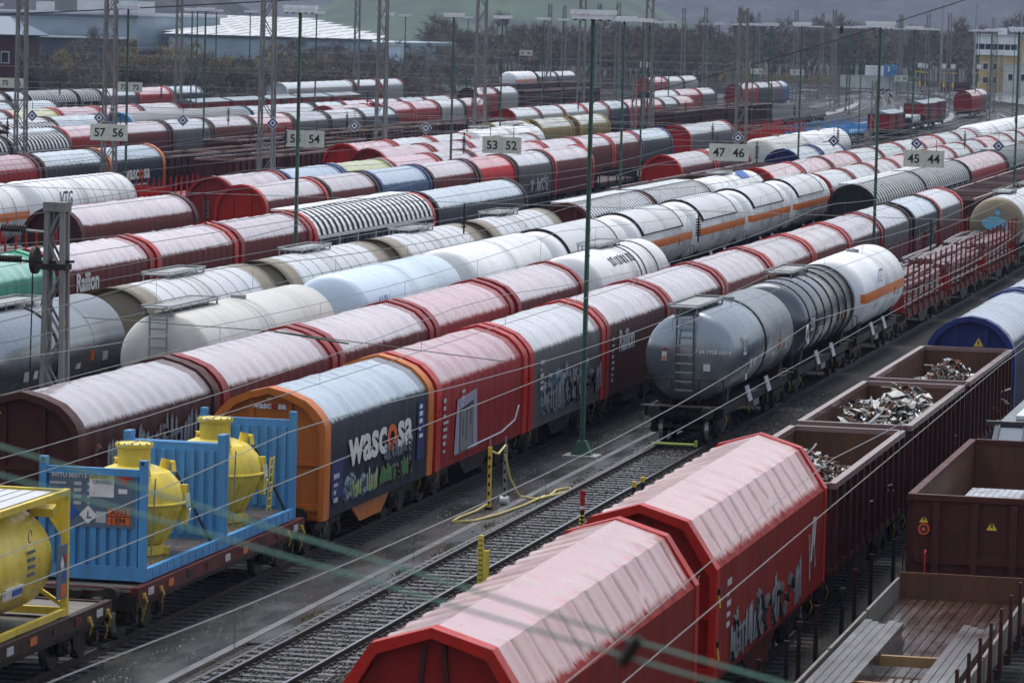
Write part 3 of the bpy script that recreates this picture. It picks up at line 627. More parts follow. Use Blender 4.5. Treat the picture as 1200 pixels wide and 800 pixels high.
for k,(xx,yy,ww,hh) in enumerate(((-.35,94.6,1.3,1.25),(.5,95.0,.36,1.1),(.88,95.3,.32,1.05))):
    def ig(mb):
        nx=max(2,int(ww/.16))
        for i in range(nx):
            for j in range(9):
                for q in range(7): mb.box((xx-ww/2+ww*(i+.5)/nx,yy-.9+.4*j,1.32+hh*(q+.5)/7),(ww/nx*.93,.38,hh/7*.9),'alu')
    solo('aluminium_stack',ig,('large bright stack of aluminium ingots in the tall open wagon','small aluminium stack right of the large one in the tall open wagon','rearmost small aluminium stack in the tall open wagon')[k],'metal ingots',(X,0,0),'aluminium stacks')
t=thing('hopper_wagon','dark blue grey hopper wagon with sloped end behind the tall open wagon','hopper wagon',(X,102.2,0)); L=16
def hop(mb):
    mb.prism([(1.45,1.2),(1.45,3.1),(1.1,3.5),(-1.1,3.5),(-1.45,3.1),(-1.45,1.2)],2.2,L-2.2,'dkgrey')
    mb.plate([(-1.45,.7,1.3),(1.45,.7,1.3),(1.1,2.21,3.45),(-1.1,2.21,3.45)],.06,(0,-.7,.5),'grey')
    for x in (-1.4,-.5,.5,1.4): mb.bar((x,.6,1.35),(x*.8,2.2,3.5),.14,.12,'dkgrey')
    for z,y in ((1.5,.72),(3.45,2.12)): mb.bar((-1.45,y,z),(1.45,y,z),.12,.12,'dkgrey')
P(t,'hopper_body',0,hop)
P(t,'roof_hatch',0,lambda mb: mb.box((.0,L/2,3.56),(1.5,L-5.5,.1),'ltgrey')); P(t,'underframe',(L,'iron'),frame_fn(L,'iron')); gear(t,L,2)
# ---- R1: three tanks, log wagons, graffiti tank
X=T['R1']
t=tank(X,127.6,'grey tank wagon with end ladder, nearest on the empty track',15.6,'grey',ladder=True,bands=(.5,),bandm='blackish',R0=1.5,zc=2.75,clear=1.2)
text(t,'37 84 7928 069-4','white_plain',.13,(.12,1.185,2.9),'end')
def tm(mb):
    for (y,z,a,b) in ((3.1,2.75,.55,.62),(3.5,1.9,.3,.2)): mb.plate([(1.505,y,z),(1.505,y+a,z),(1.5,y+a,z+b),(1.5,y,z+b)],.012,(1,0,0),'white_plain')
    mb.box((-.8,1.19,2.78),(.16,.03,.3),'sign_cream'); mb.box((-.8,1.17,2.72),(.1,.02,.12),'orange_plain'); mb.box((-.8,1.2,3.0),(.07,.03,.1),'red_plain')
    mb.box((.62,1.16,2.45),(.22,.08,.22),'ltgrey')
P(t,'placard',0,tm)
text(t,'531','slate_plain',.4,(1.525,3.14,2.85),'side')
t=tank(X,143.6,'dark grey tank wagon with black hoops round its barrel',15.4,'dkgrey',bands=(.08,.22,.36,.5,.64,.78,.92),R0=1.5,zc=2.75)
text(t,'531','white_plain',.5,(1.54,2.0,2.5),'side')
P(t,'graffiti_tag',0,lambda mb:[mb.tube([(1.515,1.35+.5*math.cos(a)*.5,2.5-.05*k+.28*math.sin(a)) for a in np.linspace(k,k+4.2,9)],.025,'white_plain',5) for k in range(4)])
t=tank(X,159.5,'white gas tank wagon with orange stripe in front of the log wagons',14.6,'white',stripe='orange_stripe',R0=1.55,zc=2.75,walk=False)
text(t,'VTG','blue_plain',.6,(1.58,4.2,3.2),'side')
for k in range(3):
    stakewagon(X,174.6+k*17.1,('nearest','middle','farthest')[k]+' red staked wagon loaded with logs behind the white gas tank',16.9,'dkred',8,2.15,group='red log wagons')
    logs('log_load',('nearest','middle','farthest')[k]+' load of wet split logs between red stakes',X,175.8+k*17.1,14.4,1.28,12,7,.105,'bark',k,'log loads')
t=tank(X,226.6,'brown ended tank wagon with blue fish graffiti on its end',15,'ltgrey',endm='beige',R0=1.55,zc=2.75,ringn=6)
def fish(mb):
    y=.72
    mb.plate([(-.85,y,3.0),(-.3,y,3.22),(.1,y,3.2),(.5,y,3.05),(.72,y,2.6),(.7,y,2.2),(.55,y,2.15),(.5,y,2.6),(.2,y,2.75),(-.2,y,2.45),(-.55,y,2.5),(-.8,y,2.75)],.02,(0,-1,0),'paint_cyan')
    mb.tube([(.05,y-.01,3.45),(.05,y-.04,3.45)],.17,'paint_cyan',14)
    for a in (2,1.2,.5): mb.tube([(.05,y-.03,3.5),(.05+.3*math.cos(a),y-.03,3.5+.35*math.sin(a))],.015,'black_plain',5)
    mb.tube([(-.85,y-.02,3.0),(-.3,y-.02,3.05),(.1,y-.02,3.0)],.018,'slate_plain',5)
P(t,'fish_graffiti',0,fish)
tank(X,242,'pale tank wagon behind the fish graffiti tank',15,'ltgrey',R0=1.5,ringn=6); 
for k in range(3): hood(X,258+k*12.1,('first','second','third')[k]+' hood wagon behind the pale tank at the right edge','t_maroon')
# ---- L1
X=T['L1']
def cflat(Y,L,label,m):
    t=thing('container_wagon',label,'flat wagon',(X,Y,0))
    P(t,'deck',(L,m),lambda mb:([mb.box((s*1.25,L/2,1.02),(.16,L-1.3,.32),m) for s in (-1,1)],mb.box((0,L/2,1.1),(2.3,L-1.3,.05),'wood_grey'),[mb.box((0,y,1.04),(2.6,.14,.24),m) for y in np.linspace(.75,L-.75,6)]))
    for i,y in enumerate(np.linspace(1.5,L-1.5,9)): P(t,'data_plate',i%4,lambda mb: mb.box((1.345,0,1.02),(.012,.38,.16),('lettering_grey','orange','iron_brown','frame_red')[i%4]),(0,y,0))
    for y in (1.0,2.2,L-2.2,L-1.0): P(t,'hook',0,lambda mb:(mb.tube([(1.36,0,1.0),(1.42,0,.85),(1.36,.05,.66)],.03,'yellow_dull',6),mb.box((1.35,0,.98),(.05,.14,.1),'yellow_dull')),(0,y,0))
    P(t,'underframe',(L,'cf'),frame_fn(L,'iron',False,1.0)); gear(t,L,2); return t
cflat(67.0,14.0,'dark flat wagon carrying the yellow tank container','iron_brown'); cflat(81.5,14.6,'rusty red flat wagon carrying two blue racks','frame_red')
t=thing('tank_container','yellow framed tank container at the left edge','tank container',(X,71.8,1.2)); W=1.22
def tc(mb):
    for y in (.08,5.98):
        for s in (-1,1): mb.box((s*(W-.07),y,1.3),(.14,.14,2.59),'yellow')
        for z in (.08,2.51): mb.box((0,y,z),(2*W-.28,.13,.15),'yellow')
        for s in (-1,1):
            mb.bar((s*(W-.1),y,.2),(s*.2,y,.75),.08,.08,'yellow'); mb.plate([(s*(W-.14),y,2.43),(s*.5,y,2.43),(s*(W-.14),y,1.6)],.03,(0,-1,0),'yellow')
    for s in (-1,1):
        for z in (.08,2.52): mb.box((s*(W-.06),3.03,z),(.1,5.76,.13),'yellow')
P(t,'frame',0,tc)
P(t,'tank_barrel','tc',lambda mb:(mb.revolve(dish(.3,5.75,1.08,.35,6),'yellow',40,0,1.22),setattr(mb,'smooth',50)))
P(t,'top_plate',0,lambda mb:(mb.box((0,3.0,2.545),(1.95,5.3,.04),'ltgrey'),[mb.box((-.6+.3*i,3,2.57),(.03,5.2,.012),'galv') for i in range(5)]))
P(t,'bracket',0,lambda mb: mb.box((.85,5.45,2.2),(.5,.25,.18),'yellow',0,.3))
def pl(mb):
    mb.box((W+.012,5.55,.95),(.02,.62,1.1),'slate_plain')
    mb.plate([(W+.03,5.4,.95+.16),(W+.03,5.52,.95+.32),(W+.03,5.64,.95+.16),(W+.03,5.52,.95)],.004,(1,0,0),'white_plain'); mb.plate([(W+.03,5.6,1.28),(W+.03,5.85,1.28),(W+.03,5.72,1.06)],.004,(1,0,0),'red_plain')
    mb.box((W+.026,5.68,.88),(.008,.22,.2),'blue_plain'); mb.box((W+.026,5.62,.56),(.008,.3,.26),'orange_plain')
P(t,'placard_board',0,pl)
def ms(mb):
    for i in range(4): mb.plate([(1.07,3.9,1.5-.15*i),(1.07,4.3,1.5-.15*i),(1.075,4.3,1.56-.15*i),(1.075,3.9,1.56-.15*i)],.03,(1,0,0),'slate_plain')
    mb.plate([(1.05,2.6,.95),(1.05,3.6,.95),(1.0,3.6,.72),(1.0,2.6,.72)],.06,(1,0,0),'white_plain'); mb.plate([(1.05,3.0,.93),(1.05,3.5,.93),(1.03,3.5,.78),(1.03,3.0,.78)],.08,(1,0,0),'blue_plain')
    mb.tube([(1.085,4.0+.1*math.cos(a),1.85+.13*math.sin(a)) for a in np.linspace(0,5.2,10)],.012,'slate_plain',5)
P(t,'tank_markings',0,ms)
def rack(Y,label):
    t=thing('blue_rack',label,'container rack',(X,Y,1.2)); W=1.22; H=2.54
    def endp(mb):
        for s in (-1,1):
            mb.box((s*(W-.08),.09,H/2),(.16,.17,H),'blue'); mb.box((s*(W-.085),.088,H+.05),(.165,.168,.11),'blue'); mb.box((s*(W-.09),-.001,H+.04),(.07,.012,.07),'black_plain')
        mb.box((0,.09,H-.18),(2*W-.32,.12,.16),'blue'); mb.box((0,.09,.16),(2*W-.32,.14,.3),'blue')
        mb.box((0,.14,H/2),(2*W-.32,.03,H-.4),'blue')
        for i in range(9): (mb.prism([(-.93+.235*i-.07,.31),(-.93+.235*i+.07,.31),(-.93+.235*i+.07,H-.27),(-.93+.235*i-.07,H-.27)],.06,.126,'blue'),mb.prism([(-.93+.235*i-.06,.31),(-.93+.235*i+.06,.31),(-.93+.235*i+.06,H-.27),(-.93+.235*i-.06,H-.27)],.154,.215,'blue'))
    P(t,'end_panel',0,endp); P(t,'end_panel',0,endp,(0,6.03,0),(0,0,PI))
    P(t,'base',0,lambda mb:(mb.box((0,3.01,.2),(2*W-.26,5.6,.06),'wood_wet'),[mb.box((s*(W-.06),3.01,.14),(.12,5.65,.26),'blue') for s in (-1,1)],[mb.box((s*W,y,.14),(.03,.1,.2),'blue') for s in (-1,1) for y in np.linspace(.6,5.4,10)]))
    return t
def vessel(Y,label,lad):
    t=thing('yellow_vessel',label,'tank',(X,Y,1.2),'yellow vessels lashed in blue racks')
    def body(mb):
        n=14; k=len(mb.v)
        pr=[(.42,.55),(.5,.72),(1.25,1.13),(1.36,1.17),(1.55,1.16),(1.85,1.04),(2.08,.82),(2.2,.5),(2.22,.0)]
        for z,r in [(.4,0)]+pr:
            for j in range(n): a=PI/n+2*PI*j/n; mb.v.append((r*math.cos(a),r*math.sin(a),z))
        for i in range(len(pr)):
            for j in range(n): a=k+i*n+j; b=k+i*n+(j+1)%n; mb.face([a,b,b+n,a+n],'yellow')
        for j in range(n):   # seams down the cone and a rolled rim at the widest place
            a=PI/n+2*PI*j/n; c,s=math.cos(a),math.sin(a); mb.bar((.73*c,.73*s,.5),(1.14*c,1.14*s,1.25),.035,.035,'yellow')
        mb.tube([(1.19*math.cos(a),1.19*math.sin(a),1.42) for a in np.linspace(0,2*PI,29)],.035,'yellow',6); mb.smooth=24
    P(t,'shell',0,body)
    P(t,'neck',0,lambda mb:(mb.tube([(0,0,2.0),(0,0,2.62)],.37,'yellow',24),mb.tube([(0,0,2.62),(0,0,2.7)],.43,'yellow',24),[mb.tube([(.4*math.cos(a),.4*math.sin(a),2.7),(.4*math.cos(a),.4*math.sin(a),2.73)],.022,'galv',6) for a in np.linspace(0,5.8,14)]))
    P(t,'foot_ring',0,lambda mb:(mb.tube([(0,0,.24),(0,0,.46)],.72,'yellow',14),[mb.box((.72*math.cos(a),.72*math.sin(a),.3),(.22,.3,.14),'yellow',a) for a in (.4,2.0,3.6,5.2)]))
    for a in (.6,2.3,5.3): P(t,'lifting_lug',a,lambda mb: mb.tube([(.82*math.cos(a)-.12,.82*math.sin(a),2.05),(.86*math.cos(a)-.06,.86*math.sin(a),2.26),(.86*math.cos(a)+.06,.86*math.sin(a),2.26),(.82*math.cos(a)+.12,.82*math.sin(a),2.05)],.06,'yellow',8))
    P(t,'dome_fitting',0,lambda mb:(mb.tube([(.55,.45,2.0),(.6,.5,2.32)],.12,'yellow',12),mb.box((1.12,.25,1.35),(.14,.12,.9),'yellow'),mb.plate([(1.2,.1,1.3),(1.2,.42,1.3),(1.17,.42,1.6),(1.17,.1,1.6)],.02,(1,0,0),'sign_cream'),mb.plate([(1.1,.55,.95),(1.05,.8,.95),(1.08,.8,1.2),(1.13,.55,1.2)],.03,(1,0,.1),'white_plain')))
    if lad: P(t,'ladder',0,lambda mb:([mb.bar((1.16,y,.45),(1.24,y,1.75),.035,.035,'yellow') for y in (.55,.85)],[mb.bar((1.165+.01*i,.55,.55+.19*i),(1.165+.01*i,.85,.55+.19*i),.025,.025,'yellow') for i in range(7)]))
    P(t,'lashing_strap',('a',),lambda mb: mb.bar((.75,-.75,2.0),(1.12,-2.2,.1),.03,.05,'rubber'))
    P(t,'lashing_strap',('b',),lambda mb: mb.bar((.75,.75,2.0),(1.15,2.5,.1),.035,.06,'rubber'))
    return t
r1=rack(82.9,'blue rack with hazard placards on its end panel'); r2=rack(88.97,'blue rack directly before the orange ended hood wagon')
vessel(85.8,'yellow vessel with wide neck in the nearer blue rack',False); vessel(92.05,'yellow vessel with ladder in the rack beside the orange hood wagon',True)
def plac(mb):
    y=.055
    mb.box((-.02,y,1.86),(1.95,.012,1.2),'slate_plain'); y=.045
    mb.box((.2,y,2.13),(.56,.012,.4),'white_plain'); mb.box((.2,y,2.38),(.56,.014,.13),'yellow_plain')
    mb.plate([(.5,y,2.44),(.92,y,2.44),(.71,y,2.17)],.012,(0,-1,0),'red_plain'); mb.box((.68,y,2.07),(.2,.012,.1),'white_plain')
    mb.plate([(-.3,y,1.53),(-.1,y,1.33),(.1,y,1.53),(-.1,y,1.73)],.012,(0,-1,0),'white_plain'); mb.box((.19,y,1.49),(.22,.012,.24),'lettering_grey')
    mb.plate([(-.66,y,1.58),(-.48,y,1.40),(-.3,y,1.58),(-.48,y,1.76)],.01,(0,-1,0),'blue_plain')
    mb.box((.6,y,1.52),(.5,.014,.36),'orange_plain'); mb.box((.6,y-.008,1.52),(.5,.006,.02),'black_plain')
    mb.box((-.07,y-.016,1.47),(.12,.006,.025),'black_plain'); mb.box((-.1,y-.016,1.54),(.025,.006,.14),'black_plain')
    for i in range(4): mb.box((-.35,y,2.2-.14*i),(.17,.01,.07),'lettering_grey'); mb.box((-.8,y,2.2-.2*i),(.36-.05*i,.01,.045),'lettering_grey') if i<2 else None; mb.box((.02-.12,y,2.2-.14*i),(.05,.01,.06),'lettering_grey')
P(r1,'placard_panel',0,plac,(0,0,-.12))
for s_,h,x,z,m in (('WITU 000711','.',-.95,2.33,'white_plain'),('5','.',-.2,2.33,'white_plain'),('UN 2201','.',-.06,2.34,'black_plain'),('LINXESS','.',-.0,2.22,'slate_plain'),('X333','.',.4,1.56,'black_plain'),('1394','.',.4,1.37,'black_plain')):
    text(r1,s_,m,{'WITU 000711':.1,'5':.1,'UN 2201':.085,'LINXESS':.085}.get(s_,.13),(x,.03,z-.12),'end')
t=hood(X,96.5,'orange ended hood wagon with large white lettering on dark side','t_navy','orange','orange','facet',11.7,und='orange'); warning(t,-.05,3.93,.38,.09)
P(t,'end_rib',0,lambda mb:[mb.box((x,.5,3.55),(.12,.1,.75),'orange') for x in (-.72,.62)])
textrow(t,(('wasc','white_plain'),('o','red_plain'),('sa','white_plain')),.17,(-.5,.33,3.7),'end',.008,1.1,.1)
textrow(t,(('wasc','white_plain'),('o','orange_plain'),('sa','white_plain')),1.0,(1.475,2.5,2.1),'side',.035,1.42)
def wg(mb):
    graffiti(mb,1.47,2.2,1.22,3.3,.62,21,'paint_lime','slate_plain','white_plain',6); graffiti(mb,1.47,5.7,1.22,3.6,.5,22,'paint_green','black_plain','paint_lime',8)
    graffiti(mb,1.47,6.2,1.85,3.0,.5,23,'slate_plain','black_plain','paint_lilac',5)
    mb.plate([(1.465,9.8,1.5),(1.465,10.6,1.5),(1.465,10.6,3.1),(1.465,9.8,3.1)],.006,(1,0,0),'navy'); mb.plate([(1.465,.9,1.4),(1.465,2.0,1.4),(1.465,2.0,2.4),(1.465,.9,2.4)],.006,(1,0,0),'navy')
    side_marks(mb,1,1.475,2.9,5,'white_plain',5,.4,10.0); side_marks(mb,1,1.475,1.9,6,'lettering_grey',4,.6,1.1)
P(t,'side_graffiti',0,wg)
t=hood(X,108.3,'red hood wagon with grey block graffiti right of the large lettering','t_red','red','red','facet')
def rg_(mb):
    mb.plate([(1.468,2.4,1.2),(1.468,5.3,1.2),(1.468,5.1,2.9),(1.468,2.7,2.75)],.004,(1,0,0),'paint_lilac'); mb.plate([(1.473,3.0,1.22),(1.473,4.7,1.22),(1.473,4.7,2.6),(1.473,3.0,2.45)],.004,(1,0,0),'black_plain'); mb.plate([(1.478,3.08,1.25),(1.478,4.6,1.25),(1.478,4.6,2.5),(1.478,3.08,2.36)],.004,(1,0,0),'paint_silver')
    for p in ((3.8,1.5,.05,.9),(3.35,1.7,.09,.5),(4.3,1.9,.09,.5)): mb.plate([(1.484,p[0],p[1]),(1.484,p[0]+p[2],p[1]),(1.484,p[0]+p[2],p[1]+p[3]),(1.484,p[0],p[1]+p[3])],.003,(1,0,0),'black_plain')
    mb.tube([(1.47,4.0,1.25),(1.47,8.5,1.3),(1.47,10.3,1.5),(1.47,10.8,1.9)],.025,'lettering_grey',5); side_marks(mb,1,1.475,2.8,8,'lettering_grey',8,.6,1.0); side_marks(mb,1,1.475,2.9,9,'lettering_grey',3,.6,3.2)
P(t,'side_graffiti',1,rg_)
t=hood(X,120.4,'hood wagon with ghostly grey graffiti side behind the green lamp post','t_grey','red','red','facet')
P(t,'side_graffiti',2,lambda mb:(graffiti(mb,1.468,2.0,1.25,7.5,1.35,31,'paint_ghost','slate_plain',None,8)))
P(t,'side_markings',2,lambda mb: side_marks(mb,1,1.475,2.6,10,'lettering_grey',8,.5,1.0))
t=hood(X,132.4,'brown hood wagon with slanted white rail lettering beside the grey tank','t_brown','brown','dkred','facet'); text(t,'Railion','lettering_grey',.75,(1.475,2.4,2.35),'side',bold=.02)
P(t,'side_markings','L1d',lambda mb: side_marks(mb,1,1.475,2.8,12,'lettering_grey',8,.5,1.2))
pos=['beside the grey tank middle','beside the front of the dark hooped tank','beside the dark hooped tank','beside the white gas tank','beside the nearest log wagon','behind the nearest log wagon with dark side','with graffiti behind the middle log wagon','last before the open wagons']
cs=['t_brown','t_maroon','t_maroon','t_maroon','t_brown','t_grey','t_slate','t_grey']
for i in range(8):
    t=hood(X,144.4+12.05*i+(1 if i>5 else 0),'hood wagon '+pos[i],cs[i],'brown',('dkred','dkred','red','red','dkred','iron','iron','red')[i],'facet')
    if i==6: P(t,'side_graffiti',3,lambda mb: graffiti(mb,1.468,1.5,1.25,9,1.4,41,'paint_ghost','black_plain','paint_lime',8))
for i in range(6): gondola(X,247.6+14.1*i,('first','second','third','fourth','fifth','sixth')[i]+' empty open wagon with cross braces beyond the hood wagons',14.04,2.1,'gondola','rim',cross=True,group='empty open wagons at right')
# ---- L2
X=T['L2']
lab=['brown ended hood wagon with graffiti smears on pale roof at the left','hood wagon behind the orange ended wagon, red arch','hood wagon with creased pink roof left of the white tank','pale pink creased hood wagon just left of the last lilac one','lilac hood wagon just before the short white tank']
for i,(y,tm) in enumerate(zip((92.5,104.7,116.9,129.1,141.6),('t_brown','t_maroon','t_maroon','t_pink','t_maroon'))):
    t=hood(X,y,lab[i],tm,'maroon','maroon' if i==0 else 'dkred','facet',12.15,sag=.05)
    if i==0: warning(t,-.75,3.65); P(t,'side_graffiti',4,lambda mb: graffiti(mb,1.46,1.3,1.7,9.5,1.35,51,'paint_ghost','maroon','lettering_grey',9))
t=tank(X,156.6,'short white tank wagon with black lettering by the lamp post',16.6,'white',R0=1.5,bands=(.55,.62,.8),walk=True); P(t,'worn_lettering',0,lambda mb:[mb.plate([(1.5*math.cos(R(a0))+.0,y,2.73+1.5*math.sin(R(a0))),(1.5*math.cos(R(a0)),y+w,2.73+1.5*math.sin(R(a0))),(1.5*math.cos(R(a0+16)),y+w,2.73+1.5*math.sin(R(a0+16))),(1.5*math.cos(R(a0+16)),y,2.73+1.5*math.sin(R(a0+16)))],.03,(.7,0,.7),'black_plain') for a0,y,w in ((38,4.4,.14),(38,4.75,.12),(40,5.1,.14),(38,5.6,.12),(38,6.0,.3),(40,6.6,.1),(38,6.9,.3),(38,7.5,.12),(39,8.2,.25),(38,8.7,.1))])
for y,l,k in ((240.6,'dark ribbed wagon with black end beside the orange striped tanks',25.5),(266.5,'dark ribbed wagon, second of the two',26.5)): ribbed(X,y,l,k,'ltgrey','blackish','blackish','blackish',1.15,True,'dark ribbed wagons')
hood(X,294,'pale pink hood wagon under the sign reading 45 44','t_pink','brown','brown','round',27)
ribbed(X,321.5,'dark ribbed wagon behind the pale pink hood wagon at right',24,'galv','blackish','blackish','blackish',1.15,True)
hood(X,346.5,'bright red hood wagon at the right edge','t_hot','red','red','round',14)
# ---- L3
X=T['L3']
t=tank(X,118.6,'off white tank wagon with platform and end ladder',17.2,'cream',ladder=True,R0=1.5,zc=2.72)
t=tank(X,138.2,'light blue smooth tank wagon',16.4,'skyblue',R0=1.55,zc=2.75,walk=False,dome=False); text(t,'AVIN','blue_plain',.55,(1.53,1.9,3.0),'side')
tank(X,155.2,'plain white tank wagon behind the light blue one',16.4,'white',R0=1.58,zc=2.78,walk=False,dome=False)
for i,y in enumerate((172.0,189.4,206.2,222.9,239.6)):
    tank(X,y,('first','second','third','fourth','fifth')[i]+' white gas tank with orange stripe and grey sun shield',16.6 if i else 17.2,'white',R0=1.52,zc=2.75,stripe='orange_stripe',shield=(.08,.78),walk=False,dome=False,group='sun shielded gas tanks')
for i in range(12): hood(X,256.5+12.1*i,'white roofed hood wagon' if False else ('white roofed','pale','lilac','pale pink','white topped','dull lilac','pale mint','pale grey','soft pink','whitish','light grey','far white')[i]+' hood wagon in the row beyond the orange striped tanks',('t_white','t_white','t_maroon','t_pink','t_white','t_maroon','t_mint','t_slate','t_pink','t_white','t_grey','t_white')[i],'brown','dkred','round',group='hood wagons beyond the gas tanks')
# ---- L4
X=T['L4']
t=tank(X,95.5,'dark grey tank wagon at the left edge with white graffiti',15.4,'dkgrey',R0=1.52,bands=(.5,)); 
t2=tank(X,111.3,'grey tank wagon behind the short lattice mast',15.6,'grey',R0=1.52,bands=(.5,))
P(t,'graffiti_tag',1,lambda mb:[mb.tube([(1.535,12.9+.22*math.cos(a)*1.3,2.7-.02*k+.3*math.sin(a)) for a in np.linspace(k,k+4.6,9)],.04,'white_plain',5) for k in range(2)])
for i,y in enumerate((128.0,145.3,162.6,179.9)):
    t=tank(X,y,('nearest beige ended tank wagon with white cladding and blue label','second beige ended tank wagon in the row with roof platform','third beige ended tank wagon, left of the white tank top','last beige ended tank wagon, before the flat wagons')[i],17.1,'ltgrey',endm='beige',R0=1.52,ringn=11,walk=True,joint=((.0,.12),(.88,1.0)),jointm='beige',group='beige ended insulated tanks')
    if i==0: P(t,'label_plate',0,lambda mb:(mb.plate([(1.525,3.2,2.2),(1.525,4.6,2.2),(1.5,4.6,2.95),(1.5,3.2,2.95)],.02,(1,0,0),'blue_plain'),mb.plate([(1.44,3.3,1.75),(1.44,4.0,1.75),(1.5,4.0,2.0),(1.5,3.3,2.0)],.05,(1,0,0),'white_plain')))
ribbed(X,202.8,'ribbed roof wagon with white ridge walkway and red frame end',18.5,'ltgrey','dkgrey','frame_red','frame_red',.7,True); ribbed(X,221.6,'second ribbed roof wagon behind the red framed one',18.2,'ltgrey','dkgrey','brown','brown',.7,True)
t=tank(X,241.2,'white tank wagon with blue top plate left of the red arched hoods',20,'white',R0=1.45,walk=True,ringn=8); P(t,'blue_plate',0,lambda mb: mb.plate([(.9,12,3.9),(.9,15,3.9),(.35,15,4.3),(.35,12,4.3)],.03,(.6,0,.8),'blue_plain'))
for i in range(9): hood(X,263.6+14.2*i,('red arched hood wagon starting the row right of the sign 47 46','second hood wagon behind the red arched starter','pale hood wagon, third behind the red arched starter','fourth hood wagon of the red arched row, dark arch','pale green topped hood wagon above the sign 45 44','white topped hood wagon behind the pale green one','dull pink hood wagon near the small lattice mast','white hood wagon before the far white tanks','last hood wagon before the far white tanks')[i],('t_pink','t_pink','t_pink','t_white','t_mint','t_white','t_pink','t_white','t_grey')[i],'red' if i==0 else 'brown','red' if i%2==0 else 'brown','round',14.1)
for i in range(4): tank(X,393+16.2*i,('nearest','second','third','farthest')[i]+' of the far white tanks at the right edge',16,'white',R0=1.6,zc=2.85,walk=False,dome=False,group='far white tanks')
# ---- -47.2
X=-47.2
for i in range(2): stakewagon(X,205+16.5*i,('nearer','farther')[i]+' low navy flat wagon behind the red hood wagons',16,'navy',5,.5,'navy')
for i in range(4): gondola(X,245.5+14.2*i,('first','second','third','fourth')[i]+' dark open wagon left of the sign 47 46',14.04,2.1,'gondola','rim',cross=(i>1),group='dark open wagons in the middle')
hood(X,306.5,'hood wagon with navy arched end before the red arched row','t_slate','navy','navy','round',13); hood(X,320,'pale hood wagon behind the navy arched one','t_white','navy','navy','round',13)
# ---- L5 -52.3
X=T['L5']
hood(X,135.4,'mint green hood wagon at the left edge','t_green','green','green','facet',12.2)
t=hood(X,148.0,'hood wagon with white rail lettering behind the short lattice mast','t_maroon','maroon','dkred','facet',12.1,sag=.05); text(t,'Railion','white_plain',.75,(1.475,2.0,2.5),'side',bold=.025)
hood(X,160.3,'lilac hood wagon right of the rail lettering','t_maroon','maroon','red','facet',12.1,sag=.05); hood(X,172.6,'lilac hood wagon just before the white ribbed one','t_maroon','maroon','dkred','facet',12.1,sag=.05)
ribbed(X,185.0,'white ribbed roof wagon with red arch and ridge board',24.5,'white','dkgrey','red','red',.95,True); hood(X,210.0,'long grey hood wagon ending the row by the flat wagons','t_slate','brown','brown','round',22.5)
for i in range(3): stakewagon(X,233.5+16.2*i,('nearest','middle','farthest')[i]+' low flat wagon below the sign 53 52',16,'iron_brown',5,.5,'iron_brown',group='empty flat wagons in the middle')
hood(X,283.3,'bright red arched hood wagon below the sign 47 46','t_maroon','red','red','round',15,style=0); hood(X,298.6,'hood wagon with ridged side behind the bright red arch','t_maroon','brown','red','round',16)
tank(X,325.5,'cream tank wagon with straps right of the sign 47 46',20,'cream',R0=1.6,zc=2.8,walk=False,ringn=5); tank(X,346,'white tank wagon behind the strapped cream one',26,'white',R0=1.6,zc=2.8,walk=False)
# ---- -57.3 empty; -62
X=-62.3
stakewagon(X,160.5,'grey staked wagon with slats at the left edge',17.5,'red',12,2.2,'galv'); logs('log_load','grey slats between red stakes at the left edge',X,161.6,15,1.28,8,5,.15,'wood_grey',9)
hood(X,180.0,'lone pink hood wagon with brown arched end left','t_maroon','maroon','maroon','round',19,sag=.05)
seq=[(211.2,13.4,'t_maroon','red','red','red arched hood wagon at the head of its row, centre left'),(224.8,11.6,'t_maroon','brown','brown','lilac hood wagon with small lettering behind the red arched one'),(236.6,13,'t_blue','navy','navy','light blue grooved hood wagon with navy arch'),(249.8,12.8,'t_maroon','maroon','maroon','lilac hood wagon with dark red band after the light blue one'),(262.8,11.6,'t_hot','red','maroon','coral red topped hood wagon'),(274.6,12.2,'t_grey','brown','brown','dark sided hood wagon with pale graffiti after the coral one'),(287.0,14.5,'t_maroon','brown','red','last hood wagon of the coral row with red band')]
for y,L,tm,w,a,l in seq:
    t=hood(X,y,l,tm,w,a,'round',L)
    if 'graffiti' in l: P(t,'side_graffiti',5,lambda mb: graffiti(mb,1.468,4,1.3,6,1.2,61,'lettering_grey','black_plain',None,5))
for i in range(4): stakewagon(X,303+16.2*i,('first','second','third','fourth')[i]+' dark low flat wagon behind the row with the coral roof',16,'iron_brown',5,.6,'iron_brown')
# ---- -66.8
X=-66.9
seq=[(220.8,12.4,'t_maroon','dkred','dkred','dark red arched hood wagon left of the red arched one'),(233.4,13,'t_blue','navy','navy','light blue smooth hood wagon with navy arch'),(246.6,12.3,'t_yellow','navy','galv','yellow topped hood wagon in the centre left'),(259.1,12.8,'t_pink','red','red','pink hood wagon right of the yellow topped one'),(272,10.5,'t_maroon','brown','brown','small lilac hood wagon two behind the yellow one'),(282.6,11.5,'t_maroon','brown','dkred','lilac hood wagon left of the sign 53 52'),(294.2,13,'t_pink','red','red','pink hood wagon behind the sign 53 52'),(307.3,12.8,'t_maroon','dkred','dkred','pale hood wagon right of the sign 53 52'),(320.2,12.2,'t_maroon','red','red','lilac hood wagon behind the tall green lamp post, red band'),(332.5,12.5,'t_maroon','red','red','lilac hood wagon before the slate blue one'),(345.1,15,'t_slate','navy','navy','slate blue hood wagon ending the row with navy arch'),(369,25,'t_grey','red','red','lone hood wagon with big bright red arch above the sign 47 46')]
for y,L,tm,w,a,l in seq: hood(X,y,l,tm,w,a,'round',L)
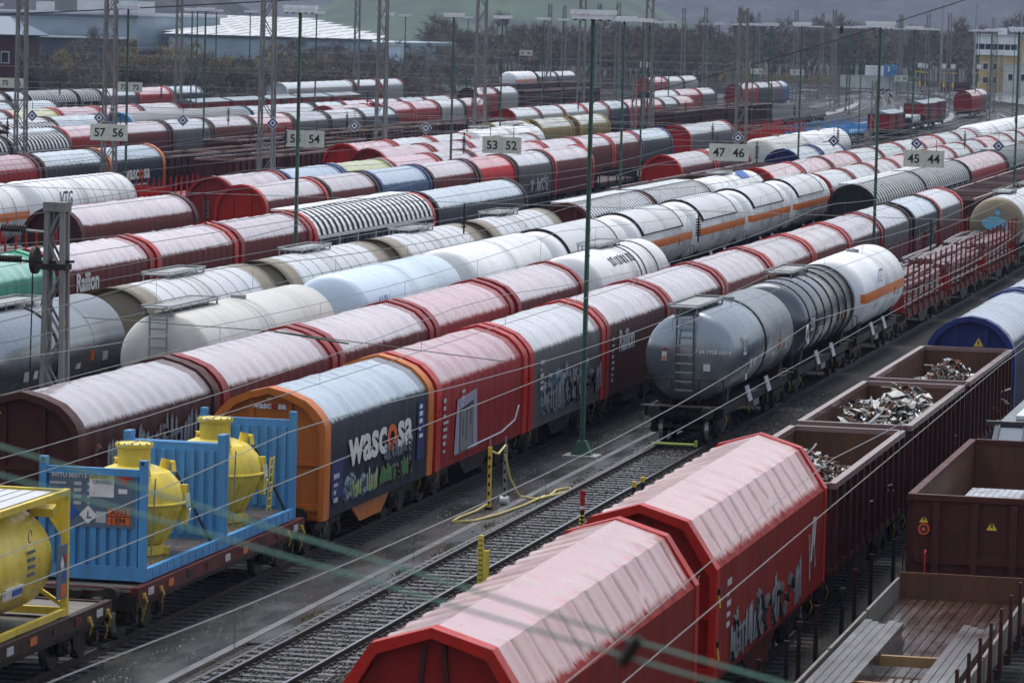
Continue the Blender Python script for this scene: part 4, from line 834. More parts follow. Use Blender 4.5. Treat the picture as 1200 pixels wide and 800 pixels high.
for i in range(3): stakewagon(X,444+16.6*i,('nearest','middle','farthest')[i]+' blue staked flat wagon before the far red vans',16.4,'blue',8,1.5,'blue',group='blue staked wagons')
def boxcar(X,Y,label,L=12,h=2.5):
    t=thing('goods_van',label,'goods van',(X,Y,0),'old red goods vans')
    def b(mb):
        mb.box((0,L/2,1.2+h/2),(2.7,L-1.3,h),'dkred')
        for i in range(9):
            y=.75+i*(L-1.5)/8
            for s in (-1,1): mb.box((s*1.37,y,1.2+h/2),(.05,.09,h),'maroon')
    P(t,'wall',(L,h),b); P(t,'door',(L,h),lambda mb:[mb.box((s*1.42,L/2,1.2+h/2),(.05,2.2,h-.3),'maroon') for s in (-1,1)])
    P(t,'roof',(L,h),lambda mb: mb.prism([(1.45,1.2+h),(1.45,1.28+h),(0,1.62+h),(-1.45,1.28+h),(-1.45,1.2+h)],.55,L-.55,'grey'))
    P(t,'underframe',(L,'iron'),frame_fn(L,'iron')); gear(t,L,0); return t
boxcar(X+2.2,497,'red goods van just beyond the blue staked wagons',17,1.9)
stakewagon(X+.8,515,'dark low flat wagon between the two red goods vans',17,'iron',5,.5,'iron_brown'); stakewagon(X+.6,532,'dark low flat wagon with a white bundle, near the farther red van',17,'iron',5,.5,'iron_brown')
solo('white_bundle',lambda mb:[mb.box((.05*i,2.0*i,1.7+.05*i),(2.2,1.8,.8),'white') for i in range(4)],'white wrapped bundle on the dark low flat wagon','bundle',(X+.6,537,0))
boxcar(X,551,'red goods van in front of the far red arched wagon',17,2.3); boxcar(X-.6,569,'second red goods van beside the far red arched wagon',15,2.3)
hood(X-3,640,'dark red rounded hood wagon far off at the right on the curve','t_red','dkred','dkred','round',16); hood(X-3.4,656.5,'far hood wagon right behind the dark red rounded one','t_grey','dkred','dkred','round',14)
# ---- -72 , -75.6
X=-72.2
t=tank(X,186,'white tank wagon with orange stripe cut by the left edge',15.8,'white',R0=1.6,zc=2.75,stripe='orange_stripe',walk=False,dome=False,ringn=8)
t=tank(X,202,'white tank wagon with blue letters at the left',18,'white',R0=1.6,zc=2.75,stripe='orange_stripe',walk=False,dome=False,ringn=12); text(t,'VTG','slate_plain',.8,(1.6,3.4,3.0),'side',bold=.02)
for i,(y,L) in enumerate(((276.5,15.5),(292.2,12.2),(304.6,12.2),(317,12.2))): hood(X,y,('brown red arched hood wagon beside the bright red graffiti arch','second hood wagon in the row beside the bright red arch','third hood wagon left of the sign 53 52, dark band','fourth hood wagon hidden partly by the sign 53 52')[i],('t_pink','t_maroon','t_maroon','t_grey')[i],'dkred','dkred','round',L)
for i in range(2): stakewagon(X+2.6,428+16.6*i,('nearer','farther')[i]+' bright red staked wagon by the far throat of tracks',16.4,'red',12,1.8,'red',group='bright red staked wagons')
X=-76.6
t=hood(X,285.8,'hood wagon with bright red arched end and white scrawl','t_pink','red','red','round',12.4); P(t,'end_scribble',1,lambda mb:[mb.box((-.9+.2*i,.42,2.95+.06*(i%2)),(.1,.02,.22+.06*(i%3)),'white_plain',0,0,.3*(i%2)) for i in range(9)])
hood(X,298.4,'hood wagon behind the white scrawled red arch','t_white','brown','dkred','round',12.4); hood(X,311,'white topped hood wagon, last behind the scrawled arch','t_white','brown','red','round',12.6)
for i in range(2): tank(X,325+13*i,('nearer','farther')[i]+' pale tank wagon above the sign 53 52',12.6,'white',R0=1.6,zc=2.8,group='pale tanks above the sign')
# ---- -82
X=-82.2
for i in range(3): stakewagon(X+.9,222+16.4*i,('nearest','middle','farthest')[i]+' crimson staked wagon at the far left behind the white tanks',16.2,'red',12,1.1,'dkred',group='crimson staked wagons left')
for i in range(5): gondola(X,271.5+14.2*i,('first','second','third','fourth','fifth')[i]+' rusty open wagon in the row left of the bright red arch',14.04,2.1,'gondola','rim',group='rusty open wagons centre left')
for i in range(3): hood(X,356.5+18*i,('nearest','middle','farthest')[i]+' ochre ended hood wagon beyond the sign 53 52','t_ochre','ochre','ochre','round',15.5,group='ochre ended wagons',style=1)
for i in range(4): gondola(X-1.5,452+18.2*i,('first','second','third','fourth')[i]+' long dark open wagon above the lone red arch',18,2.4,'maroon','rim',group='long dark open wagons',ribs=12)
for i in range(3): stakewagon(X-1.5,526+16.6*i,('first','second','third')[i]+' dark flat wagon with thin pale stakes by the throat',16.4,'galv',8,2.0,'iron')
# ---- -87
X=-87.2
hood(X,234,'red brown hood wagon at left edge before the small lettered one','t_red','maroon','maroon','round',12); hood(X,246.2,'slate hood wagon left of the small orange arch','t_slate','maroon','maroon','round',13.2)
t=hood(X,259.6,'navy sided hood wagon with white lettering and orange arch, far left','t_navy','orange','orange','round',12.6); textrow(t,(('wasc','white_plain'),('o','orange_plain'),('sa','white_plain')),.95,(1.47,3.0,2.0),'side',.035,1.3)
P(t,'side_markings','wf',lambda mb: mb.box((1.46,5.5,1.6),(.012,6,.12),'lettering_grey'))
for i in range(4): gondola(X-.3,273+14.2*i,('first','second','third','fourth')[i]+' brown open wagon right of the far navy lettered wagon',14.04,2.1,'gondola','rim',group='brown open wagons far left')
# ---- -94
X=-94.2
for i in range(7): gondola(X,313+14.2*i,('first','second','third','fourth','fifth','sixth','seventh')[i]+' dark open wagon in the far row above the sign 55 54',14.04,2.1,'gondola','rim',group='dark open wagons far row')
seq=[(417,13,'t_white','red','dkred','dark red arched hood wagon right of the far open wagons'),(430,12.8,'t_white','brown','brown','white roofed hood wagon with dark band, far centre'),(442.8,12,'t_white','brown','red','white roofed hood wagon with red band, far centre'),(455,13,'t_white','brown','red','second white roofed hood wagon with red band, far centre'),(468.2,11.8,'t_slate','iron','iron','grey sided hood wagon in the far centre row'),(480,12.6,'t_pink','brown','red','pink sided hood wagon behind the grey sided one'),(492.8,11,'t_red','red','maroon','red sided hood wagon by the small concrete masts'),(504,10.4,'t_grey','brown','brown','grey brown sided hood wagon after the red sided one'),(514.4,12,'t_red','red','maroon','last red hood wagon of the far centre row')]
for y,L,tm,w,a,l in seq: hood(X,y,l,tm,w,a,'round',L)
# ---- further rows
def row(X,seq,prof='round'):
    for q in seq:
        y,L,tm,w,a,l=q
        if tm=='rib': ribbed(X,y,l,L,'ltgrey','blackish',w,a,.8,False)
        else: hood(X,y,l,tm,w,a,prof,L)
row(-101.5,[(268,12,'rib','brown','brown','dark ribbed wagon at left edge beside the pink hood row'),(280.2,13.6,'rib','brown','brown','dark ribbed wagon in front of the first red band, far left')])
row(-105.4,[(291.8,12.4,'t_slate','brown','brown','grey hood wagon behind the ribbed ones at the left edge'),(304.3,13,'t_pink','red','red','pink hood wagon left of the sign 57 56'),(317.4,14,'t_maroon','brown','brown','hood wagon hidden behind the sign 57 56'),(331.6,12.3,'t_grey','maroon','maroon','purple brown hood wagon with white tag right of the sign 57 56'),(344,13.2,'t_maroon','red','maroon','hood wagon with teal graffiti panels far left'),(357.3,13.4,'t_pink','red','maroon','bright pink topped hood wagon after the teal graffiti'),(370.8,12.8,'t_grey','brown','brown','grey topped hood wagon behind the bright pink one'),(383.7,13,'t_grey','brown','brown','lilac grey hood wagon above the sign 55 54'),(396.8,14,'t_slate','brown','brown','last grey hood wagon of the pink row')])
row(-110.4,[(292,13,'rib','brown','brown','ribbed wagon behind the left edge hood wagons'),(305.4,12.5,'rib','brown','brown','second ribbed wagon behind the left edge hood wagons'),(404,17,'t_pink','red','red','small red arched hood wagon far off, centre left'),(425,12.6,'t_pink','red','red','far hood wagon with large bright red arch, upper centre'),(437.8,12,'t_pink','dkred','dkred','hood wagon behind the far large red arch'),(450,12.4,'t_white','brown','brown','white hood wagon two behind the far large red arch'),(462.6,12.5,'t_pink','brown','brown','last hood wagon behind the far large red arch')])
row(-115.6,[(318,13,'t_grey','brown','brown','dull grey hood wagon left of the yellow topped far row'),(331.2,14.6,'t_slate','iron','iron','slate hood wagon below the far yellow one'),(352,39,'rib','blue','blue','far ribbed wagon with blue arched end'),(391.4,25,'t_grey','iron','iron','long grey roof wagon behind the blue arched one'),(416.8,12,'t_slate','iron','iron','grey ribbed looking hood wagon behind the small red arch'),(429,12,'t_maroon','red','red','lilac hood wagon with red band far upper centre'),(441,13,'t_maroon','maroon','maroon','second lilac hood wagon far upper centre'),(454.2,12,'t_slate','maroon','maroon','dark banded hood wagon far upper centre'),(466.4,13,'t_white','maroon','dkred','white hood wagon with curved dark pipe far upper centre')])
row(-125.6,[(336,12,'t_grey','brown','brown','grey hood wagon left of the far yellow topped one'),(348.2,13.6,'t_yellow','red','red','far yellow topped hood wagon at the left'),(362,12.2,'t_pink','red','red','far pink hood wagon right of the yellow topped one'),(374.4,12.4,'t_pink','dkred','dkred','second far pink hood wagon, red banded'),(387,13,'t_maroon','maroon','maroon','last far lilac hood wagon behind the lamp post at left'),(534,13,'t_pink','maroon','maroon','dark arched small hood wagon far behind the big lattice mast'),(547.6,12.5,'t_white','brown','brown','white small hood wagon right of the dark arched one')])
for i in range(4): gondola(-125.6,562+14.2*i,('first','second','third','fourth')[i]+' tiny open wagon right of the dark arched far hoods',14.04,2.3,'maroon','rim',group='tiny far open wagons')
row(-137,[(368,13,'t_slate','iron','iron','slate hood wagon far left edge above the yellow one'),(381.4,13,'t_slate','iron','iron','slate hood wagon with rounded end far left')])
for i in range(5): boxcar(-137,441+15*i,('first','second','third','fourth','fifth')[i]+' low white roofed van in the far left row',14.6,2.0)
row(-152.5,[(410,12,'t_grey','iron','iron','grey hood wagon at far left edge of the last row'),(422.4,6.5,'t_slate','iron','iron','short slate hood wagon in the last row left'),(429,16.6,'rib','iron','iron','ribbed grey wagon in the last row at left'),(445.8,8.6,'rib','iron','iron','second ribbed grey wagon in the last row'),(454.6,13.6,'t_grey','iron','maroon','dull hood wagon left of the red one in the last row'),(468.4,13.6,'t_red','red','red','red hood wagon in the last row by the sign 73 72'),(482.2,13,'t_slate','slate_plain','slate_plain','slate blue hood wagon ending the last row'),(534,36,'t_white','ltgrey','ltgrey','white canopy topped wagon with tan side in the last row'),(571.5,14,'t_grey','dkred','dkred','dark red arched hood wagon far off in the last row'),(586,14,'t_white','dkred','dkred','white hood wagon behind the dark red arched one in the last row')])
tank(-158,702,'far white gas tank with orange stripe before the wood',19,'white',R0=1.6,zc=2.75,stripe='orange_stripe',walk=False,dome=False)
for i in range(2): hood(-158,722+17.5*i,('nearer','farther')[i]+' lilac sided hood wagon behind the far gas tank','t_grey','brown','brown','round',17.2)
row(-104,[(549,20,'t_grey','blackish','blackish','dark roofed hood wagon far right of the concrete masts'),(569.4,17,'t_pink','red','red','pink hood wagon far right of the dark roofed one'),(587,13,'t_grey','brown','brown','grey brown hood wagon ending the far right row')])
row(-108,[(648,17,'t_pink','dkred','dkred','dark red rounded hood wagon beside the throat of tracks'),(665.4,14,'t_slate','iron','iron','dark hood wagon right of the rounded red one'),(679.8,10,'t_grey','orange','orange','small orange sided wagon by the throat'),(690,8,'t_blue','navy','navy','small blue ended wagon by the throat')])
for i in range(5): gondola(-140,610+15*i,('first','second','third','fourth','fifth')[i]+' far rusty open wagon under the wood',14.04,2.3,'maroon','rim',group='far rusty open wagons')
row(-131,[(690,16,'t_red','red','red','tiny red topped hood wagon before the far wood'),(707,15,'t_white','brown','brown','tiny white hood wagon behind the tiny red one'),(722.6,15,'t_white','brown','brown','second tiny white hood wagon before the wood')])
# ================================================================ GROUND, TRACKS
GZ=-.32
def sheet(name,x0,x1,y0,y1,z,m,nx=1,ny=1,kind='structure'):
    def fn(mb):
        for i in range(nx+1):
            for j in range(ny+1): mb.v.append((x0+(x1-x0)*i/nx,y0+(y1-y0)*j/ny,z))
        for i in range(nx):
            for j in range(ny): a=i*(ny+1)+j; mb.face([a,a+ny+1,a+ny+2,a+1],m)
    return struct(name,fn,kind=kind)
sheet('ground',-2700,900,20,4400,GZ,'earth')
XS=[-9.05,-13.9,-22.7,-27.65,-32.75,-37.6,-42.4,-47.2,-52.3,-57.3,-62.3,-66.9,-72.2,-76.6,-82.2,-87.2,-94.2,-101.5,-105.4,-110.4,-115.6,-125.6,-131,-137,-145,-152.5,-158,-4.1,.9]
def bend(x,y):   # the ladder of points beyond the yard: tracks swing together towards one throat
    if x>-40: return x
    y0=585; 
    if y<y0: return x
    u=min(1,(y-y0)/420); u=u*u*(3-2*u); return x+(-128-x)*u*.86
def track_fn(x,y0,y1):
    straight=x>-40
    ys=[y0,y1] if straight else [y0]+list(np.arange(585,1010,25))
    def fn(mb):
        for s in (-1,1):
            for xo,w,z0,z1,m in ((s*.7525,.07,-.05,0,'rail_side'),(s*.7525,.03,-.13,-.05,'rail_side'),(s*.7525,.14,-.17,-.13,'rail_side')):
                for a,b in zip(ys[:-1],ys[1:]):
                    k=len(mb.v)
                    for y in (a,b):
                        c=bend(x,y)+xo
                        for dx,z in ((-w/2,z0),(w/2,z0),(w/2,z1),(-w/2,z1)): mb.v.append((c+dx,y,z))
                    for i,q in enumerate(((0,1,5,4),(1,2,6,5),(2,3,7,6),(3,0,4,7))): mb.face([k+c for c in q],'rail_top' if (i==2 and z1==0) else m)
    return fn
def bal_fn(x,y0,y1):
    ys=[y0,y1] if x>-40 else [y0]+list(np.arange(585,1010,25))
    def fn(mb):
        for y in ys:
            c=bend(x,y)
            for dx,z in ((-2.1,GZ+.004),(-1.5,-.185),(1.5,-.185),(2.1,GZ+.004)): mb.v.append((c+dx,y,z))
        for i in range(len(ys)-1):
            for j in range(3): a=4*i+j; mb.face([a,a+1,a+5,a+4],'ballast')
    return fn
def sleepers_fn(x,y0,y1):
    def fn(mb):
        for y in np.arange(y0,y1,.6): 
            mb.box((bend(x,y),y,-.21),(2.5,.25,.09),'sleeper')
    return fn
for x in XS:
    ya=45 if x>-50 else 120
    t=struct('railway_track',track_fn(x,ya,900)); 
    P(t,'ballast_bed',None,bal_fn(x,ya,900))
    if x==-22.7:
        for y in np.arange(66,131,.6):
            P(t,'sleeper','R1',lambda mb:(mb.box((0,0,-.19),(2.5,.26,.1),'sleeper'),[mb.box((s*.7525+d,0,-.115),(.07,.12,.05),'rail_side') for s in (-1,1) for d in (-.1,.1)]),(x+random.uniform(-.03,.03),y+random.uniform(-.02,.02),random.uniform(-.008,.008)),(0,0,random.uniform(-.008,.008))) if len([c for c in t.children if c.name.startswith('sleeper')])<100 else None
        P(t,'sleeper',None,sleepers_fn(x,126.6,420))['kind']='stuff'
    else: P(t,'sleeper',None,sleepers_fn(x,ya,260 if x>-80 else 200) if x>-40 else sleepers_fn(x,560,760))['kind']='stuff'
sheet('path',-26.25,-24.62,40,420,-.155,'asphalt'); 
struct('path',lambda mb:[mb.box((-23.98-.02*i%.05,y+6,-.2),(.84,11.98,.1),'asphalt') for i,y in enumerate(np.arange(84,400,12))])
struct('slab_strip',lambda mb:(mb.box((-24.52,72,-.185),(.2,56,.09),'slab'),[mb.box((-24.52,100+12*i+6,-.185),(.2,11.97,.09),'slab') for i in range(14)]))
for xx in (-59.8,-69.6,-79.6,-91):
    def ribbon(mb):
        ys=list(np.arange(560,980,20))
        for y in ys: mb.v+=[(bend(xx,y)-1.1,y,GZ+.02),(bend(xx,y)+1.1,y,GZ+.02)]
        for i in range(len(ys)-1): mb.face([2*i,2*i+1,2*i+3,2*i+2],'slab')
    struct('path',ribbon)
sheet('path',-20.35,-16.1,40,520,-.17,'asphalt')
# loose ballast stones near the empty track
def stones():
    n=42000; 
    x=np.concatenate([RNG.uniform(-24.0,-21.0,n*6//10),RNG.normal(-26.6,.42,n*3//10),RNG.normal(-20.6,.3,n//10),RNG.uniform(-27.6,-23.6,n//25)]); N=len(x); y=66+RNG.random(N)**1.25*85
    rail=np.minimum(abs(x+22.7-.7525),abs(x+22.7+.7525))<.1; x=x[~rail];y=y[~rail];N=len(x)
    base=np.array([[1,0,0],[-1,0,0],[0,1,0],[0,-1,0],[0,0,1],[0,0,-1]],float); fc=np.array([[0,2,4],[2,1,4],[1,3,4],[3,0,4],[2,0,5],[1,2,5],[3,1,5],[0,3,5]])
    r=RNG.uniform(.018,.05,N); V=base[None]*r[:,None,None]*RNG.uniform(.6,1.3,(N,6,3)); a=RNG.random(N)*6.28; c,s=np.cos(a),np.sin(a)
    vx=V[...,0]*c[:,None]-V[...,1]*s[:,None]; vy=V[...,0]*s[:,None]+V[...,1]*c[:,None]
    z=np.where(abs(x+22.7)<1.5,-.18+RNG.random(N)*.05,np.where(x<-25.9,-.24+RNG.random(N)*.04,-.16))
    V=np.stack([vx+x[:,None],vy+y[:,None],V[...,2]*.8+z[:,None]],-1).reshape(-1,3)
    F=(fc[None]+6*np.arange(N)[:,None,None]).reshape(-1,3)
    me=bpy.data.meshes.new('ballast_stones'); me.vertices.add(len(V)); me.vertices.foreach_set('co',V.ravel()); me.loops.add(F.size); me.loops.foreach_set('vertex_index',F.ravel()); me.polygons.add(len(F)); me.polygons.foreach_set('loop_start',np.arange(0,F.size,3)); me.update(); me.validate(); me.materials.append(MATS['stone'])
    tag(link('ballast_stones',me),kind='stuff')
stones()
# ================================================================ POSTS, HOSE
solo('yellow_post',lambda mb:(mb.box((0,0,.5),(.12,.12,1.62),'yellow'),mb.box((.14,0,.4),(.14,.12,1.1),'yellow'),[mb.box((.01,-.065,1.2-.12*i),(.1,.01,.02),'iron') for i in range(10)]),'yellow notched post beside the empty track rail','post',(-21.6,94.4,-.2))
solo('striped_post',lambda mb:(mb.tube([(0,0,-.2),(0,0,.45)],.06,'black_plain',10),[mb.box((0,0,.0+.11*i),(.125,.125,.05),'yellow_plain',0,.5) for i in range(4)],mb.tube([(0,0,.45),(0,0,1.0)],.065,'red_plain',10),mb.tube([(0,0,.5),(0,0,.58)],.068,'white_plain',10)),'red topped post with yellow and black stripes beside the empty track','post',(-21.55,106.4,-.1))
for y in (113.6,114.9): solo('marker_post',lambda mb:(mb.tube([(0,0,-.25),(0,0,.25)],.05,'iron',8),mb.box((0,0,.3),(.12,.12,.16),'yellow_plain')),('nearer' if y<114 else 'farther')+' short yellow topped marker by the right rail before the grey tank','post',(-21.5,y,0),'yellow topped markers')
solo('derail_bar',lambda mb:(mb.tube([(-.72,0,.06),(.72,0,.06)],.045,'paint_lime',8),mb.box((.72,0,.1),(.1,.1,.2),'paint_lime')),'lime yellow bar laid across the rails before the grey tank','bar',(-22.85,127.4,0))
for k,(x,y,h) in enumerate(((-24.9,109.7,1.75),(-24.72,110.9,1.7))):
    solo('hose_standpipe',lambda mb:(mb.box((0,0,h/2),(.1,.1,h),'yellow_plain' if k==0 else 'galv'),[mb.box((0,-.055,.2+.25*i),(.06,.01,.1),'iron') for i in range(6)],mb.tube([(0,0,h),(0,0,h+.25)],.02,'galv',6),mb.wheel(-.12,.12,.0,.12,.13,'ltgrey',12) if k else mb.box((0,0,.03),(.2,.2,.06),'iron')),('yellow hose post left of the grey one on the path','grey pipe post holding the yellow hose on the path')[k],'post',(x,y,-.15))
def hose(mb):
    p=[(-24.72,110.8,1.3),(-24.6,111,.6),(-24.4,111.4,.05),(-24.1,112.2,-.1),(-23.85,113.2,-.1),(-23.6,114.6,-.1),(-23.75,115.4,-.1),(-24.0,114.6,-.1),(-23.9,113.3,-.1),(-24.0,112.3,-.1)]
    mb.tube(p,.035,'hose',8); mb.tube([(-24.0,113.0,-.09),(-24.1,110.5,-.1),(-24.3,108.2,-.1),(-24.6,106.6,-.1),(-25.1,106.1,-.1),(-25.15,107.2,-.1),(-25.05,108.8,-.1),(-24.93,109.6,.0)],.035,'hose',8)
    mb.tube([(-24.9,109.7,1.5),(-24.8,110.3,1.35),(-24.72,110.9,1.55)],.03,'hose',6)
solo('hose',hose,'yellow hose snaking over the path from the two posts','hose')
for i,y in enumerate((77.3,79.9,82.6,85.1,88.0,91.2,94.0,97.0)):
    m='maroon' if i%3!=1 else 'iron'
    solo('short_post',lambda mb:(mb.prism([(-.05,-.3),(.05,-.3),(.035,1.2),(-.035,1.2)],-.05,.05,m),mb.box((0,0,1.18),(.12,.11,.08),m)),('first','second','third','fourth','fifth','sixth','seventh','eighth')[i]+(' red' if m=='maroon' else ' grey')+' short post in the line beside the plank wagon','post',(-12.05+(.0 if m=='maroon' else .15),y,0),'short posts between the tracks')
# ================================================================ LAMP POSTS
def lamp(X,Y,label,h=14.0,w=1.4,r=.05):
    t=thing('street_lamp' if False else 'lamp_post',label,'lamp post',(X,Y,GZ+.15),'yard lamp posts')
    def pole(mb):
        hh=h-.15
        for s in (-1,1): mb.prism([(s*r-.025,0),(s*r+.025,0),(s*r*.7+.02,hh),(s*r*.7-.02,hh)],-.06,.06,'greengrey')
        mb.prism([(-r,0),(r,0),(r*.7,hh),(-r*.7,hh)],-.02,.02,'greengrey')
        for i in range(int(h/.8)): z=.8+.8*i; mb.box((r*.8,-.1,z),(.16,.03,.03),'greengrey')
        mb.prism([(-.38,.0),(.38,.0),(.13,.55),(-.13,.55)],-.2,.2,'greengrey'); mb.box((0,0,.02),(1.1,.9,.16),'conc')
    P(t,'pole',(h,r),pole)
    P(t,'lamp_head',(h,w),lambda mb:(mb.box((0,0,h+.02),(w,.5,.15),'lamp_white'),mb.prism([(-w/2+.02,h-.05),(w/2-.02,h-.05),(w/2-.06,h-.2),(-w/2+.06,h-.2)],-.22,.22,'lamp_white'),[mb.box((-w/2+.12+.27*i,0,h-.22),(.05,.3,.05),'iron') for i in range(5)]))
    return t
LP=[]
for i,y in enumerate((124.1,193.5,263,332.5,402)): LP.append((-25.2,y,('green lamp post standing on the path left of the grey tank wagon','green lamp post beside the log wagons','green lamp post at the right edge by the open wagons','fourth lamp post in the line beyond the log wagons','fifth lamp post in the line beyond the log wagons')[i]))
for i,y in enumerate((160.5,230.2,299.5,369,438,507)): LP.append((-44.9,y,('green lamp post left of the sign 55 54','lamp post right of the tall green one, behind the ribbed roof wagon','lamp post between the signs 47 46 and 45 44','lamp post beyond the pale green topped hood wagon','lamp post near the twin concrete masts right','far lamp post by the white tanks')[i]))
for i,y in enumerate((269.2,338.7,408,477.5,547)): LP.append((-64.4,y,('lamp post left of the sign 53 52','lamp post right of the slate blue hood wagon','lamp post by the bright red staked wagons','lamp post by the blue staked wagons','lamp post by the far red vans')[i]))
for i,y in enumerate((243.6,350.5,421,490)): LP.append((-79.4,y,('thick green lamp post behind the sign 57 56','lamp post behind the big lattice mast at the ochre wagons','lamp post left of the lone red arch','lamp post at the end of the dark open wagons')[i]))
for i,(x,y) in enumerate(((-59.6,313.4),(-97.5,319.6),(-107.8,391.4),(-90.5,352),(-98.2,455),(-120.5,330),(-121,392),(-131.5,428),(-142,470),(-148,505),(-131,520),(-142,392),(-99,540),(-99,600),(-88,560),(-75,610),(-88,640),(-110,690),(-98,700),(-120,720),(-85,700),(-105,760),(-118,800),(-92,790),(-128,850),(-108,860),(-138,740),(-146,620),(-120,610),(-118,560),(-70,690),(-62,640),(-48,600),(-56,690),(-38,520),(-80,860),(-60,780),(-100,930),(-122,940),(-145,900),(-112,655),(-125,675),(-92,665),(-82,675),(-69,650),(-104,740),(-95,745),(-112,770),(-124,765),(-99,825),(-86,815),(-115,835),(-132,800),(-73,760),(-66,720),(-90,890),(-112,900),(-140,820),(-152,780),(-155,720),(-103,985),(-118,990),(-132,975),(-75,900),(-150,860))):
    LP.append((x,y,('lamp post behind the navy arched hood wagon','lamp post left in front of the wood, by the purple hood wagons','lamp post before the canopy topped wagon','slim lamp post right of the graffiti arch','slim lamp post by the far large red arch','slim lamp post in the yellow topped row left','slim lamp post behind the pink far hoods','slim lamp post by the red hood of the last row','slim lamp post by the ribbed grey wagons','slim lamp post before the white canopy','slim lamp post near the small dark arched hood','slim lamp post at the far left edge')[i] if i<12 else None))
ordn='first second third fourth fifth sixth seventh eighth ninth tenth eleventh twelfth thirteenth fourteenth fifteenth sixteenth seventeenth eighteenth nineteenth twentieth'.split()
for x,y,l in LP:
    if l is None: l='slim far lamp post standing among the throat tracks before the dark wood'
    lamp(x,y,l,14.0,1.4 if y<330 else 1.65)
# ================================================================ LATTICE MASTS
def lattice(X,Y,label,h,w0,w1,m='mast',seg=1.1,d0=None,head=False,name='lattice_mast',group='lattice masts'):
    t=thing(name,label,'mast',(X,Y,GZ),group); c=.13 if w0>.6 else .075
    def fn(mb):
        for sx in (-1,1):
            for sy in (-1,1): mb.bar((sx*w0/2,sy*w0/2*.8,0),(sx*w1/2,sy*w1/2*.8,h),c,c,m)
        n=max(4,int(h/seg)); 
        for i in range(n):
            z0=h*i/n; z1=h*(i+1)/n; a=(w0+(w1-w0)*i/n)/2; b=(w0+(w1-w0)*(i+1)/n)/2; s=1 if i%2 else -1
            for q in (-1,1):
                mb.bar((-s*a,q*a*.8,z0),(s*b,q*b*.8,z1),.06,.06,m); mb.bar((q*a,-s*a*.8,z0),(q*b,s*b*.8,z1),.05,.05,m)
        mb.box((0,0,.15),(w0+.5,w0+.5,.3),'conc')
        if head: mb.box((0,0,h),(w1+.2,w1*.8+.2,.25),m)
    P(t,'lattice',(h,w0,w1,m),fn); return t
def arm_bits(t,z):
    def fn(mb):
        mb.tube([(-1.9,0,z+.1),(-.2,0,z)],.045,'galv',6)
        for i in range(9): mb.wheel(-1.55+.08*i,-1.51+.08*i,0,z+.08,.1,'iron',10)
        mb.wheel(-.62,-.5,-.1,z-.75,.36,'iron',20); mb.tube([(-2.2,0,z-.72),(-.5,0,z-.8),(.5,0,z-.75)],.04,'iron',6)
        for i in range(8): mb.wheel(-1.6+.08*i,-1.56+.08*i,0,z-.74,.1,'iron',10)
        mb.box((.0,0,z-.9),(.7,.5,.16),'iron'); mb.tube([(-.62,-.1,z-1),(-.7,-.1,1.2)],.02,'iron',5); mb.box((-.7,-.1,1.5),(.16,.16,.9),'iron_brown')
    P(t,'tension_gear',z,fn)
t=lattice(-35.2,102.2,'short grey lattice mast in front of the grey tanks at left',8.6,.62,.42,head=True,seg=.8,group='short masts'); arm_bits(t,7.9)
for x,y,l,w in ((-69.5,241.2,'tall lattice mast right of the sign 57 56, near the red arches',.95),(-79.4,342.3,'tall lattice mast above the sign 53 52',1.0),(-79.4,308,'tall lattice mast between the signs 55 54 and 53 52',.85),(-84.8,256.5,'tall lattice mast left of the thick green lamp post',.85),(-79.4,421,'tall dark lattice mast right of the tallest green lamp post',.9),(-49.8,302.5,'tapered lattice mast standing at the sign 47 46',.95),(-99,279,'tall lattice mast near the left edge by the brick house',.8),(-145,464.6,'far lattice mast before the white roofed hall',.8),(-145,548,'far lattice mast right of the canopy topped wagon',.8),(-99,481,'far twin lattice mast right of the lilac sided hoods',.9)):
    lattice(x,y,l,15.2 if abs(y-302.5)<1 else 18.5,w,w*.55 if abs(y-302.5)<1 else w*.7,'mast',1.2)
for x,y,l,h in ((-44.9,342,'short lattice mast under the sign 45 44',9.5),(-44.9,436.8,'short lattice mast by the white tanks at right',9.5),(-72,375,'short lattice mast right of the tallest green lamp post',9),(-72,384,'second short lattice mast beside its twin',9),(-99,244,'slim lattice mast at the far left by the yellow topped row',9),(-131.5,512,'small pale lattice mast in the far left row',8.5),(-150,610,'small pale lattice mast by the blue tower',8.5),(-99,760,'short mast before the pale containers',9.5),(-92,800,'short mast right of the blue container',9.5),(-86,840,'short mast before the yellow station',9.5),(-80,800,'slim short mast near the curve of dark vans',9.5)):
    lattice(x,y,l,h,.5,.34,'mast',.9,group='short masts')
for x,y in ((-118,600),(-106,640),(-132,655),(-95,670),(-122,700),(-109,720),(-87,735),(-134,745),(-99,790),(-118,815),(-78,690),(-66,770),(-140,870),(-110,880),(-150,700),(-88,860),(-160,760),(-128,905)):
    lattice(x,y,'far lattice mast standing among the throat tracks before the dark wood',17.0,.8,.5,'mast',1.4,group='far lattice masts')
# tall concrete masts far at right
for x,y,l in ((-96,900,'far tall round mast left of the yellow station'),(-104,905,'far tall round mast beside its twin near the blue container'),(-84,880,'far tall round mast right before the station roof')):
    solo('round_mast',lambda mb: mb.tube([(0,0,0),(0,0,20)],.28,'conc',10,.16),l,'mast',(x,y,GZ),'far round masts')
